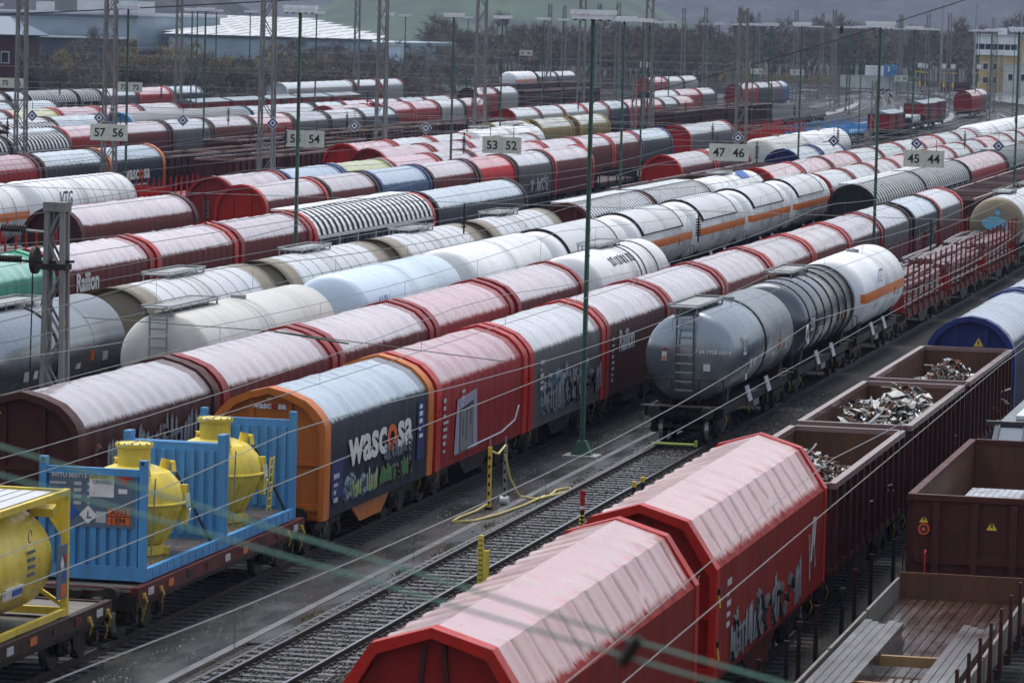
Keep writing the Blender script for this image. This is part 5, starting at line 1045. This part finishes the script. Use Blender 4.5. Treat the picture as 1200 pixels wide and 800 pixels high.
# ================================================================ CROSS SPANS, SIGNS
def insulator_fn(mb):
    mb.tube([(0,0,.55),(0,0,-.6)],.035,'iron',6)
    for i in range(7): mb.tube([(0,0,-.35+.1*i),(0,0,-.3+.1*i)],.11,'black_plain',10)
def span(Y,x0,x1,zs,xs,zi,label,sag=0):
    t=thing('cross_span',label,'overhead wires',(0,Y,0),'cross spans')
    for z in zs:
        P(t,'span_wire',None,lambda mb: mb.tube([(x0+(x1-x0)*u,0,z+sag*(2*u-1)**2) for u in np.linspace(0,1,9)],.011,'wire',4))
    for x in xs: P(t,'insulator',0,insulator_fn,(x,0,zi))
    return t
span(150,-56,-8,(6.55,),(-45.6,-35.3,-26.2,-17.4),5.95,'cross span with black insulators over the tank rows')
span(212,-120,-14,(7.9,7.4),(-76,-60,-50,-34),6.9,'cross span carrying the row of track number signs')
span(207,-110,-14,(8.4,),(),7,'cross span carrying the row of diamond signs')
span(262,-140,-14,(8.1,6.9),tuple(np.arange(-128,-20,8.3)),6.6,'cross span with many small insulators in the middle of the yard')
span(330,-155,-14,(8.5,7.2),tuple(np.arange(-150,-20,9.1)),6.7,'farther cross span over the pink hood rows')
for y in (430,520,640,760): span(y,-.34*y,-.06*y,(8.6,7.4),(),7,{430:'nearest',520:'second',640:'third',760:'farthest'}[y]+' of the thin far cross spans before the wood')
def numsign(X,Y,z,txt,label,w=2.15,h=.9):
    t=thing('track_number_sign',label,'sign',(X,Y,z),'track number signs')
    P(t,'board',(w,h),lambda mb:(mb.box((0,0,0),(w,.06,h),'sign_cream'),mb.box((0,-.034,0),(.02,.01,h-.02),'lettering_grey')))
    P(t,'hanger',(w,h),lambda mb:[mb.bar((s*w*.3,0,h/2),(s*w*.3,0,h/2+.55),.03,.03,'iron') for s in (-1,1)])
    a,b=txt.split()
    for s,q in ((-1,a),(1,b)): text(t,q,'black_plain',h*.52,(s*w*.245,-.038,-h*.25),'end','digits',bold=.012,align='CENTER')
for x,tx,l in ((-70.1,'57 56','track number sign reading 57 56'),(-58.9,'55 54','track number sign reading 55 54'),(-47.9,'53 52','track number sign reading 53 52'),(-35.5,'47 46','track number sign reading 47 46'),(-25.1,'45 44','track number sign reading 45 44')):
    numsign(x,212,6.82,tx,l)
for x,y,z,tx,l in ((-118,330,7.05,'75 74','track number sign reading 75 74 at the left edge'),(-107.3,330,7.0,'73 72','track number sign reading 73 72 behind the lamp post')): numsign(x,y,z,tx,l,2.2,.85)
for i,(px,y,z,tx) in enumerate(((-152,690,6.5,'67 66'),(-130.5,690,5.0,'63 62'),(-111,690,4.4,'61 60'),(-104,690,4.4,'59 58'),(-86,690,3.9,'57 56'),(-61.5,690,3.3,'51 50'),(-71,800,2.6,'47 46'),(-52.5,800,2.3,'45 44'))):
    numsign(px,y,z+1.4,tx,'small far track number sign, %s from the left'%ordn[i],2.3,.95)
for i,x in enumerate((-69.0,-64.3,-59.3,-54.8,-50.9,-34.2,-29.2,-24.9,-20.7,-72.8)):
    solo('diamond_sign',lambda mb:(mb.plate([(-.33,0,0),(0,0,-.33),(.33,0,0),(0,0,.33)],.03,(0,-1,0),'white_plain'),mb.plate([(-.29,-.03,0),(0,-.03,-.29),(.29,-.03,0),(0,-.03,.29)],.005,(0,-1,0),'navy'),mb.plate([(-.19,-.035,0),(0,-.035,-.19),(.19,-.035,0),(0,-.035,.19)],.005,(0,-1,0),'white_plain'),mb.plate([(-.09,-.04,0),(0,-.04,-.09),(.09,-.04,0),(0,-.04,.09)],.005,(0,-1,0),'navy'),mb.bar((0,.02,.33),(0,.02,.75),.025,.025,'iron')),
     ('diamond sign left above the yellow topped hoods','diamond sign right of the sign 57 56','diamond sign left above the sign 55 54','diamond sign right of the sign 55 54','diamond sign left of the sign 53 52','diamond sign directly above the sign 47 46','diamond sign right of the sign 47 46','diamond sign directly above the sign 45 44','diamond sign right of the sign 45 44','diamond sign at the far left of its row')[i],'sign',(x,207,7.75),'diamond signs')
# wires along the tracks
def overhead(X,label,y0=38,y1=560,period=62,ph=0,drop=True,r=.009,m='wire',zc=5.5,sagm=.55):
    t=thing('overhead_line',label,'overhead wires',(X,0,0),'overhead lines')
    P(t,'contact_wire',None,lambda mb: mb.tube([(0.25*math.sin((y-ph)/period*PI),y,zc) for y in np.arange(y0,y1,period/2)],r,m,4))
    f=lambda y: zc+.35+sagm*((((y-ph)/period)%1)*2-1)**2
    P(t,'messenger_wire',None,lambda mb: mb.tube([(0,y,f(y)) for y in np.arange(y0,y1,period/10)],r,m,4))
    if drop:
        for y in np.arange(y0+3,min(y1,260),9.3): P(t,'dropper',None,lambda mb: mb.tube([(0,y,zc),(0,y,f(y))],.005,'wire',4))
for X,l,m,d in ((-9.3,'overhead line above the plank wagon','wire_bright',True),(-14.2,'overhead line above the red hood wagons in front','wire_bright',True),(-18.8,'overhead line above the right hand path','wire_bright',True),(-23.3,'overhead line above the empty track','wire_bright',True),(-28.4,'overhead line above the orange ended hood wagon','wire_bright',True),(-33,'overhead line above the hood row behind the orange ended wagon','wire',True),(-37.8,'overhead line above the striped gas tanks','wire',False),(-42.6,'overhead line above the beige ended tanks','wire',False),(-52.5,'overhead line above the white ribbed wagon','wire',False),(-62.5,'overhead line above the coral topped hood','wire',False),(-67,'overhead line above the yellow topped hood','wire',False),(-72.3,'overhead line above the white lettered tanks','wire',False),(-82.3,'overhead line above the crimson staked wagons','wire',False),(-87.3,'overhead line above the navy lettered far wagon','wire',False),(-94.3,'overhead line above the far dark open wagons','wire',False),(-105.5,'overhead line above the bright pink far hood','wire',False)):
    overhead(X,l,36 if X>-45 else 110,600,62,(int(-X*7)%62),d,.009 if X>-30 else .012,m)
# out-of-focus patinated cables right by the bridge
solo('cable',lambda mb:(mb.tube([(-7.6,14,12.45),(-5.03,14,11.93),(-3.9,14,11.66),(-3.2,14,11.49),(-2.6,14,11.34),(-.4,14,10.85)],.006,'copper_green',6),mb.tube([(-7.6,14.02,12.33),(-5.03,14.02,11.82),(-3.9,14.02,11.57),(-3.2,14.02,11.41),(-2.6,14.02,11.27),(-.4,14.02,10.78)],.006,'copper_green',6),mb.tube([(-2.68,14.01,11.26),(-2.62,14.01,11.36)],.022,'iron',8)),'pair of green cables crossing close in front of the camera','cable')
def weeds(mb):
    rg=random.Random(4)
    for cx,cy,s in ((-24.0,96,.5),(-23.95,101,.6),(-23.9,112.6,.6),(-23.9,117.5,.7),(-20.5,118,.6),(-19.6,129,1.0),(-19.2,133,1.1),(-24.1,88,.5),(-26.2,118,.5),(-20.3,141,.7),(-24.0,106,.4),(-26.2,99,.4)):
        for _ in range(150):
            x=cx+rg.gauss(0,.14*s); y=cy+rg.gauss(0,.9*s); h=rg.uniform(.04,.16); a=rg.uniform(0,6.3); k=len(mb.v); mb.v+=[(x-.012*math.cos(a),y-.012*math.sin(a),-.19),(x+.012*math.cos(a),y+.012*math.sin(a),-.19),(x+rg.gauss(0,.05),y+rg.gauss(0,.05),-.17+h)]; mb.face([k,k+1,k+2],'moss')
struct('weeds',weeds,(0,0,0),'stuff')
solo('registration_wire',lambda mb:(mb.tube([(-20.5,92,5.55),(-26.5,93,5.95),(-31.5,93.5,6.05)],.012,'wire',5),mb.tube([(-26.5,93,5.95),(-24.6,92.8,5.75)],.025,'greengrey',6)),'registration wire crossing before the dark lettered wagon','overhead wires')
solo('feeder_cable',lambda mb:(mb.tube([(-150+u*104,300-40*u,10.6+6.2*u-2*u*(1-u)) for u in np.linspace(0,1,15)],.05,'iron',6),mb.box((-118,288,11.4),(.3,.3,.7),'iron')),'thick dark feeder cable slanting across the top left','cable')
solo('feeder_cable',lambda mb:(mb.tube([(-82+u*50,420-50*u,5.5+14*u-2*u*(1-u)) for u in np.linspace(0,1,15)],.05,'iron',6),mb.box((-55,393,13.4),(.3,.3,.7),'iron')),'thick dark feeder cable slanting across the top right','cable')
# ================================================================ BACKGROUND
def wallbox(mb,x0,x1,y0,y1,z0,z1,m): mb.box(((x0+x1)/2,(y0+y1)/2,(z0+z1)/2),(x1-x0,y1-y0,z1-z0),m)
# industrial hall left
t=thing('industrial_hall','long pale blue industrial hall with white roof at top left','hall',(0,0,0))
P(t,'wall',None,lambda mb:(wallbox(mb,-330,-259,800,860,5.2,12.4,'clad_blue'),wallbox(mb,-330,-259,799.6,860,-1,5.2,'clad_dark'),wallbox(mb,-290,-258.6,788,799.5,-1,7.6,'clad_dark')))
P(t,'roof',None,lambda mb:(wallbox(mb,-331,-258,798,862,12.4,13.0,'roof_white'),wallbox(mb,-331,-258,797.8,798.2,11.9,12.5,'clad_dark'),wallbox(mb,-291,-258,787,799.3,7.6,7.9,'roof_white')))
P(t,'roof_unit',None,lambda mb:(wallbox(mb,-273,-266,815,822,13,21,'clad_blue'),wallbox(mb,-276,-263,812,825,13,15.5,'roof_white'),wallbox(mb,-284,-281,809,812,13,15,'roof_white')))
t=thing('factory_shed','low factory shed with seamed white sloping roof, upper left','hall',(0,0,0))
def shed(mb):
    for i in range(9):
        y=800+i*14; x0=-.3165*y; x1=-(.2605+.0024*i)*y; z0=9.3+.42*i; z1=9.2+.40*i
        mb.plate([(x0,y,z0-.35),(x1,y,z1-.35),(x1,y+13.9,z1+.35),(x0,y+13.9,z0+.35)],.06,(0,0,1),'roof_white'); mb.plate([(x0,y,z0-.8),(x1,y,z1-.8),(x1,y,z1-.34),(x0,y,z0-.34)],.03,(0,-1,0),'clad_dark'); [mb.bar((x0+(x1-x0)*q/9,y,z0-.27+(z1-z0)*q/9),(x0+(x1-x0)*q/9,y+13.8,z0+.43+(z1-z0)*q/9),.35,.12,'galv') for q in range(1,9)]
P(t,'roof',None,shed); P(t,'wall',None,lambda mb:(wallbox(mb,-252,-206,800.4,870,-1,8.3,'clad_blue'),[wallbox(mb,-251+6.4*i,-246.5+6.4*i,800.1,800.38,.5,4.2,'clad_dark') for i in range(7)]))
t=thing('brick_house','dark house with grey hipped roof at the left edge','house',(-233,640,0))
P(t,'wall',0,lambda mb: wallbox(mb,-9,5.5,0,10,-1,8.9,'maroon')); P(t,'roof',0,lambda mb:(mb.plate([(-10,-.8,8.9),(6.8,-.8,8.9),(2,5,11.9),(-6,5,11.9)],.12,(0,-.4,1),'slate_plain'),mb.plate([(6.8,-.8,8.9),(6.8,11,8.9),(2,5,11.9)],.12,(.4,0,1),'slate_plain'),mb.plate([(6.8,11,8.9),(-10,11,8.9),(-6,5,11.9),(2,5,11.9)],.12,(0,.4,1),'slate_plain')))
for i in range(3): P(t,'window',i,lambda mb:(mb.box((-5+4*i,-.05,5.2),(1.5,.12,2),'ltgrey'),mb.box((-5+4*i,-.12,5.2),(1.2,.04,1.7),'glass_dark')))
P(t,'chimney',0,lambda mb: mb.box((-3.5,5.5,12.4),(.8,.8,2),'maroon'))
t=thing('blue_tower','narrow light blue tower building behind the bare trees','tower',(-184,720,0))
P(t,'wall',0,lambda mb: mb.box((.6,0,3.6),(2.9,3,9.4),'skyblue')); P(t,'parapet',0,lambda mb: mb.box((.6,0,8.4),(3.1,3.2,.3),'roof_white'))
# station at right
t=thing('station_building','yellow station building with white banded top floor','building',(-95.5,950,0))
P(t,'wall',0,lambda mb:(wallbox(mb,-4.8,8,0,14,-1,8.2,'render_yellow'),wallbox(mb,1.5,9,-5,-.02,-1,6.1,'cream'),wallbox(mb,4.3,8,-.6,-.02,6.2,13,'render_yellow')))
P(t,'top_floor',0,lambda mb:(wallbox(mb,-5.6,4.2,-.8,14,8.22,9.5,'white'),wallbox(mb,-5.2,4.2,-.4,14,9.5,10.8,'glass_dark'),wallbox(mb,-5.6,4.2,-.8,14,10.8,12.8,'white'),[wallbox(mb,-5.0+1.5*i,-4.85+1.5*i,-.45,-.38,9.5,10.8,'white') for i in range(7)]))
P(t,'roof',0,lambda mb:(wallbox(mb,-6,8.4,-1.2,14.4,12.81,13.1,'roof_white'),wallbox(mb,1.4,9.2,-5.2,-.61,6.1,6.3,'roof_white'),wallbox(mb,-1,1,4,6,13.1,14.6,'ltgrey')))
for i,(x,z) in enumerate(((-3.2,5.6),(-1,5.6),(-3.2,2.4),(-1,2.4))): P(t,'window',(x,z),lambda mb:(mb.box((x,-.04,z),(1.3,.1,1.7),'white'),mb.box((x,-.1,z),(1.05,.04,1.4),'glass_dark')))
for x in (3.2,6.2): P(t,'window',x,lambda mb:(mb.box((x,-5.04,3.2),(1.3,.1,1.8),'white'),mb.box((x,-5.1,3.2),(1.05,.04,1.5),'glass_dark')))
t=thing('boundary_wall','long pale boundary wall before the wood at right','wall',(-130.3,930,0)); P(t,'wall',0,lambda mb:(mb.box((7.2,0,1.2),(14.2,.4,3.2),'cream'),mb.box((16.6,0,1.2),(4.3,.5,3.1),'beige'),[mb.box((.8+1.6*i,-.22,1.2),(.08,.05,3.1),'ltgrey') for i in range(9)])); P(t,'coping',0,lambda mb: mb.box((7.2,0,2.85),(14.4,.6,.12),'roof_white'))
def cont(x,y,z,w,m,label,n=0): 
    solo('shipping_container',lambda mb:(mb.box((0,0,1.3),(w,2.4,2.5),m),[mb.box((-w/2+.2+.35*i,-1.22,1.3),(.12,.06,2.3),m) for i in range(int(w/.35)-1)],[mb.box((s*(w/2),0,1.3),(.12,2.5,2.6),m) for s in (-1,1)],mb.box((-.8,-1.27,1.6),(.6,.03,1.1),'white_plain') if m=='blue' else None),label,'container',(x,y,z),'site containers')
cont(-117.6,928,2.9,4.0,'blue','blue container raised above the boundary wall end'); cont(-122.3,932,2.6,4.2,'white','white stacked cabin left of the blue container'); cont(-109,880,-.3,5,'galv','grey container below the yellow signal gantry'); cont(-100.5,905,-.3,6.5,'maroon','dull red container left of the station')
def gantry(x,y,label):
    t=thing('signal_mast',label,'signal',(x,y,GZ),'yellow signal masts'); P(t,'pole',0,lambda mb:(mb.bar((0,0,0),(0,0,6.6),.18,.18,'conc'),mb.box((0,0,5.6),(1.6,.2,.2),'yellow_plain'),mb.box((0,.0,3.2),(.4,.3,1.0),'yellow_plain'))); P(t,'signal_head',0,lambda mb: mb.box((0,-.2,6.9),(.9,.2,.9),'white_plain'))
for i,(x,y) in enumerate(((-95,800),(-92,806),(-89.5,800),(-86,815),(-97.5,812))): gantry(x,y,ordn[i]+' yellow signal mast in the cluster beside the dark red vans')
# parked cars far right
for i,(x,y,m) in enumerate(((-103,915,'white'),(-100.5,918,'ltgrey'),(-97.8,915,'white'))):
    t=thing('parked_car',('white car leftmost below the station','pale grey car between two white ones below the station','white car nearest the station wall')[i],'car',(x,y,GZ),'cars parked by the station')
    P(t,'body',m,lambda mb:(mb.prism([(-1.9,.3),(1.9,.3),(1.9,.75),(1.0,.9),(.6,1.4),(-1.1,1.4),(-1.7,.9),(-1.9,.8)],-.8,.8,m)))
    P(t,'window',0,lambda mb: mb.prism([(-1.3,.95),(.75,.95),(.5,1.33),(-1.02,1.33)],-.83,.83,'glass_dark'))
    for sx in (-1.2,1.2):
        for sy in (-.8,.8): P(t,'wheel',0,lambda mb: mb.tube([(0,-.1,0),(0,.1,0)],.32,'rubber',12),(sx,sy,.32))
# point machines / pale bits on the throat
solo('switch_boxes',lambda mb:[mb.box((x,y,.05),(2.4,.5,.25),'ltgrey',random.uniform(-.3,.3)) for x,y in [(random.uniform(-132,-88),random.uniform(700,900)) for _ in range(60)]],None,None)
bpy.data.objects['switch_boxes']['kind']='stuff'; bpy.data.objects['switch_boxes']['label']='pale point machines scattered over the far throat of tracks'
sheet('road',-108,-60,700,1000,GZ+.008,'asphalt')
# hills
def hill(name,pts,mat,seed,rough=5,nx=90,ny=26):
    # pts: (x0,x1,y0,y1,height function)
    x0,x1,y0,y1,hf=pts; rg=np.random.default_rng(seed)
    def fn(mb):
        for i in range(nx+1):
            for j in range(ny+1):
                u=i/nx; v=j/ny; h=hf(u,v); mb.v.append((x0+(x1-x0)*u,y0+(y1-y0)*v,GZ-1+h+(rg.normal(0,rough)*min(1,h/20) if h>1 else 0)))
        for i in range(nx):
            for j in range(ny): a=i*(ny+1)+j; mb.face([a,a+ny+1,a+ny+2,a+1],mat)
        mb.smooth=60
    return struct(name,fn)
sm=lambda v: v*v*(3-2*v)
hill('hill',(-2400,500,2600,4300,lambda u,v: 170*sm(min(1,v*1.25))*(.75+.25*math.sin(u*9+1)) ),'hill_wood',3,4)
hill('meadow_hill',(-730,-430,2250,2600,lambda u,v: 52*sm(min(1,v*1.2))*math.sin(PI*u)**1.2),'meadow',5,.5,40,20)
hill('wooded_hill',(-900,-372,1100,1500,lambda u,v: 60*sm(min(1,v*1.3))*sm(min(1,(1-u)*2.6))),'hill_wood',8,3,50,24)
sheet('meadow',-205,-178,760,900,GZ+.05,'meadow')
t=0
for i,(x,y,z,w,h) in enumerate(((-330,1180,2,14,8),(-352,1200,3,10,7),(-312,1175,1,9,6),(-372,1190,3,12,7),(-296,1170,0,8,6),(-340,1160,0,12,6))):
    h_=thing('village_house','far white house of the hamlet below the green hill, %s from the left'%ordn[(3,1,4,0,5,2)[i]],'house',(x,y,z-2),'far houses below the green hill')
    P(h_,'wall',(w,h),lambda mb: mb.box((0,0,h/2),(w,8,h),'cream')); P(h_,'roof',(w,h),lambda mb: mb.prism([(-w/2-.5,h),(w/2+.5,h),(0,h+w*.3)],-4.4,4.4,'ltgrey' if i%2 else 'slate_plain')); P(h_,'window',(w,h),lambda mb:[mb.box((-w*.3+w*.3*q,-4.05,h*.6),(1.2,.1,1.4),'glass_dark') for q in range(3)])
# ================================================================ TREES
def branch_mesh(seed,h,spread,levels=4,twigs=3,tw=.05,droop=.0,shrub=False):
    rg=np.random.default_rng(seed); quads=[]; tris=[]
    def seg(a,b,r0,r1):
        d=b-a; n=np.linalg.norm(d)+1e-9; d=d/n; u=np.cross(d,[0,0,1.]) if abs(d[2])<.95 else np.cross(d,[1.,0,0]); u/=np.linalg.norm(u); v=np.cross(d,u)
        for k in range(3):
            t0=2*PI*k/3; t1=2*PI*(k+1)/3
            quads.append((a+r0*(u*math.cos(t0)+v*math.sin(t0)),a+r0*(u*math.cos(t1)+v*math.sin(t1)),b+r1*(u*math.cos(t1)+v*math.sin(t1)),b+r1*(u*math.cos(t0)+v*math.sin(t0))))
    def grow(p,d,l,r,lev):
        n=2; 
        for i in range(n):
            q=p+d*l/n; seg(p,q,r*(1-.25*i),r*(1-.25*(i+1))); p=q; d=d+rg.normal(0,.12,3); d/=np.linalg.norm(d)
        if lev==0:
            for _ in range(twigs):
                e=d+rg.normal(0,.7,3); e/=np.linalg.norm(e); e[2]-=droop; L=l*rg.uniform(.7,1.5); s=np.cross(e,rg.normal(0,1,3)); s/=np.linalg.norm(s)+1e-9
                b=p-d*l*rg.random()*.5; tris.append((b-s*tw,b+s*tw,b+e*L))
            return
        for _ in range(3 if lev>1 else 3):
            e=d*(.9 if not shrub else .6)+rg.normal(0,spread,3); e[2]+=.12; e/=np.linalg.norm(e); grow(p-d*l*.35*rg.random(),e,l*rg.uniform(.6,.82),r*.55,lev-1)
    grow(np.zeros(3),np.array([0,0,1.]),h*.3,h*.018,levels)
    return np.array(quads),np.array(tris)
def tree_mesh(name,items,mat):
    Vs=[];F4=[];F3=[];o=0
    for q,t in items:
        Vs.append(q.reshape(-1,3)); F4.append(np.arange(len(q)*4).reshape(-1,4)+o); o+=len(q)*4
        Vs.append(t.reshape(-1,3)); F3.append(np.arange(len(t)*3).reshape(-1,3)+o); o+=len(t)*3
    V=np.concatenate(Vs); F4=np.concatenate(F4); F3=np.concatenate(F3)
    me=bpy.data.meshes.new(name); me.vertices.add(len(V)); me.vertices.foreach_set('co',V.ravel().astype(np.float32))
    li=np.concatenate([F4.ravel(),F3.ravel()]); me.loops.add(len(li)); me.loops.foreach_set('vertex_index',li.astype(np.int32))
    ls=np.concatenate([np.arange(0,F4.size,4),F4.size+np.arange(0,F3.size,3)]); me.polygons.add(len(ls)); me.polygons.foreach_set('loop_start',ls.astype(np.int32)); me.update(calc_edges=True)
    for m in ([mat] if isinstance(mat,str) else mat): me.materials.append(MATS[m])
    return me
PT=[branch_mesh(s,13,.42,4,12,.035) for s in (1,2,3)]; PS=[branch_mesh(s,6,.65,4,11,.03,0,True) for s in (4,5,6)]
def xf(p,x,y,z,s,sz,a):
    c,n=math.cos(a),math.sin(a); M=np.array([[c*s,-n*s,0],[n*s,c*s,0],[0,0,sz]]).T
    return tuple(b@M+np.array([x,y,z]) for b in p)
def wood(name,spots,protos,mat,label):
    it=[]
    for x,y,z,s in spots: it.append(xf(random.choice(protos),x,y,z,s*random.uniform(.85,1.25),s*random.uniform(.8,1.2),random.uniform(0,6.28)))
    o=link(name,tree_mesh(name,it,mat)); tag(o,label,None,None,'stuff'); return o
rnd=random.uniform
def px2x(px,Y): return Y*math.tan(math.atan((px-600)/4722.7)-.21846)   # lateral place seen at a given picture column
sp=[(px2x(rnd(40,500),Y),Y,-.5,rnd(.9,1.5)) for Y in [rnd(620,690) for _ in range(230)]]
wood('thicket',sp,PS,'twig','dense brown thicket along the foot of the white roofed halls')
sp=[(px2x(rnd(60,330),Y),Y,-.5,rnd(1.1,1.75)) for Y in [rnd(640,700) for _ in range(44)]]
wood('thicket',sp,PS,'twig_olive','olive brown bushes in front of the pale blue hall')
sp=[(px2x(rnd(330,560),Y),Y,-.5,rnd(.5,.85)) for Y in [rnd(690,780) for _ in range(90)]]
wood('wood',sp,PT,'twig_grey','bare grey trees before the sloping white factory roof')
sp=[(px2x(rnd(508,850),Y),Y,-.5,rnd(.75,1.25)) for Y in [rnd(820,1000) for _ in range(230)]]
wood('wood',sp,PT,'twig','bare brown wood beyond the yard in the upper middle')
sp=[(px2x(rnd(835,1240),Y),Y,-.5,rnd(.95,1.5)) for Y in [rnd(985,1130) for _ in range(230)]]
wood('wood',sp,PT,'twig','tall bare reddish wood behind the pale boundary wall')
sp=[(px2x(rnd(500,860),Y),Y,-.5,rnd(.5,.8)) for Y in [rnd(780,840) for _ in range(130)]]
wood('thicket',sp,PS,'twig','scrub along the yard edge in the upper middle')
sp=[(px2x(rnd(720,1000),Y),Y,-.5,rnd(.4,.7)) for Y in [rnd(950,985) for _ in range(110)]]
wood('thicket',sp,PS,'twig_olive','low olive scrub behind the throat of tracks')
def onetree(px,Y,s,label,mat,protos,k):
    t=thing('bare_tree',label,'tree',(px2x(px,Y),Y,-.5),'single bare trees'); q,tr=protos[k]; n=len(q)//8
    t['kind_of']='broadleaf'; del t['kind_of']
    link('trunk',tree_mesh('trunk',[(q[:6]*s,tr[:1]*s)],'bark'),t); link('crown',tree_mesh('crown',[(q[6:]*s,tr[1:]*s)],mat),t)
onetree(108,615,1.05,'bare pale birch like tree in front of the pale blue hall','twig_grey',PT,0); onetree(228,620,.8,'bare bush tree at the right end of the pale blue hall','twig_grey',PT,1); onetree(362,660,.8,'bare greenish tree before the seamed white roof','twig_olive',PT,2); onetree(520,780,.85,'leaning bare tree by the green meadow patch','twig',PT,1); onetree(395,670,.75,'bare tree beside the narrow light blue tower','twig',PT,0)
# ================================================================ AIR, LIGHT, CAMERA
hz=P(None,'haze',None,lambda mb: mb.box((-900,2190,110),(3700,4500,225),'black_plain')); hz['kind']='stuff'
m=bpy.data.materials.new('haze'); m.use_nodes=True; nt=m.node_tree; nt.nodes.clear(); o=nt.nodes.new('ShaderNodeOutputMaterial'); v=nt.nodes.new('ShaderNodeVolumePrincipled'); v.inputs['Color'].default_value=(.5,.66,1,1); v.inputs['Density'].default_value=.00008; v.inputs['Anisotropy'].default_value=.1; nt.links.new(v.outputs[0],o.inputs['Volume'])
hz.data.materials.clear(); hz.data.materials.append(m)
W=bpy.data.worlds.new('World'); SC.world=W; W.use_nodes=True; nt=W.node_tree; bg=nt.nodes['Background']; sky=nt.nodes.new('ShaderNodeTexSky'); sky.sky_type='NISHITA'; sky.sun_disc=False; sky.sun_elevation=R(74); sky.sun_rotation=R(-40); sky.air_density=1.2; sky.dust_density=4; sky.ozone_density=1.5
hs=nt.nodes.new('ShaderNodeHueSaturation'); hs.inputs['Saturation'].default_value=.6; nt.links.new(sky.outputs[0],hs.inputs['Color']); nt.links.new(hs.outputs[0],bg.inputs['Color']); bg.inputs['Strength'].default_value=.15
L=bpy.data.lights.new('sun','SUN'); L.energy=1.4; L.angle=R(50); L.color=(1,.97,.93); lo=link('sun',L)
d=Vector((math.sin(R(-40))*math.cos(R(74)),math.cos(R(-40))*math.cos(R(74)),math.sin(R(74)))); lo.rotation_euler=d.to_track_quat('Z','Y').to_euler()
cam=bpy.data.cameras.new('camera'); co=link('camera',cam); SC.camera=co
psi,pit,rol=.21846,.079463,.025437
fw=Vector((-math.sin(psi)*math.cos(pit),math.cos(psi)*math.cos(pit),-math.sin(pit))); r=Vector((math.cos(psi),math.sin(psi),0)); u=r.cross(fw)
r2=r*math.cos(rol)+u*math.sin(rol); u2=u*math.cos(rol)-r*math.sin(rol)
M=Matrix((r2,u2,-fw)).transposed().to_4x4(); M.translation=Vector((0,0,13.54)); co.matrix_world=M
cam.sensor_width=36; cam.lens=4722.7*36/1200; cam.clip_end=12000; cam.clip_start=1
cam.dof.use_dof=True; cam.dof.focus_distance=135; cam.dof.aperture_fstop=4.2
SC.view_settings.view_transform='Standard'; SC.view_settings.look='None'; SC.view_settings.exposure=.45; SC.view_settings.gamma=1
SC.cycles.use_denoising=True; SC.cycles.max_bounces=6; SC.cycles.volume_bounces=0; SC.cycles.use_adaptive_sampling=True; SC.cycles.adaptive_threshold=.02
bpy.context.view_layer.update()
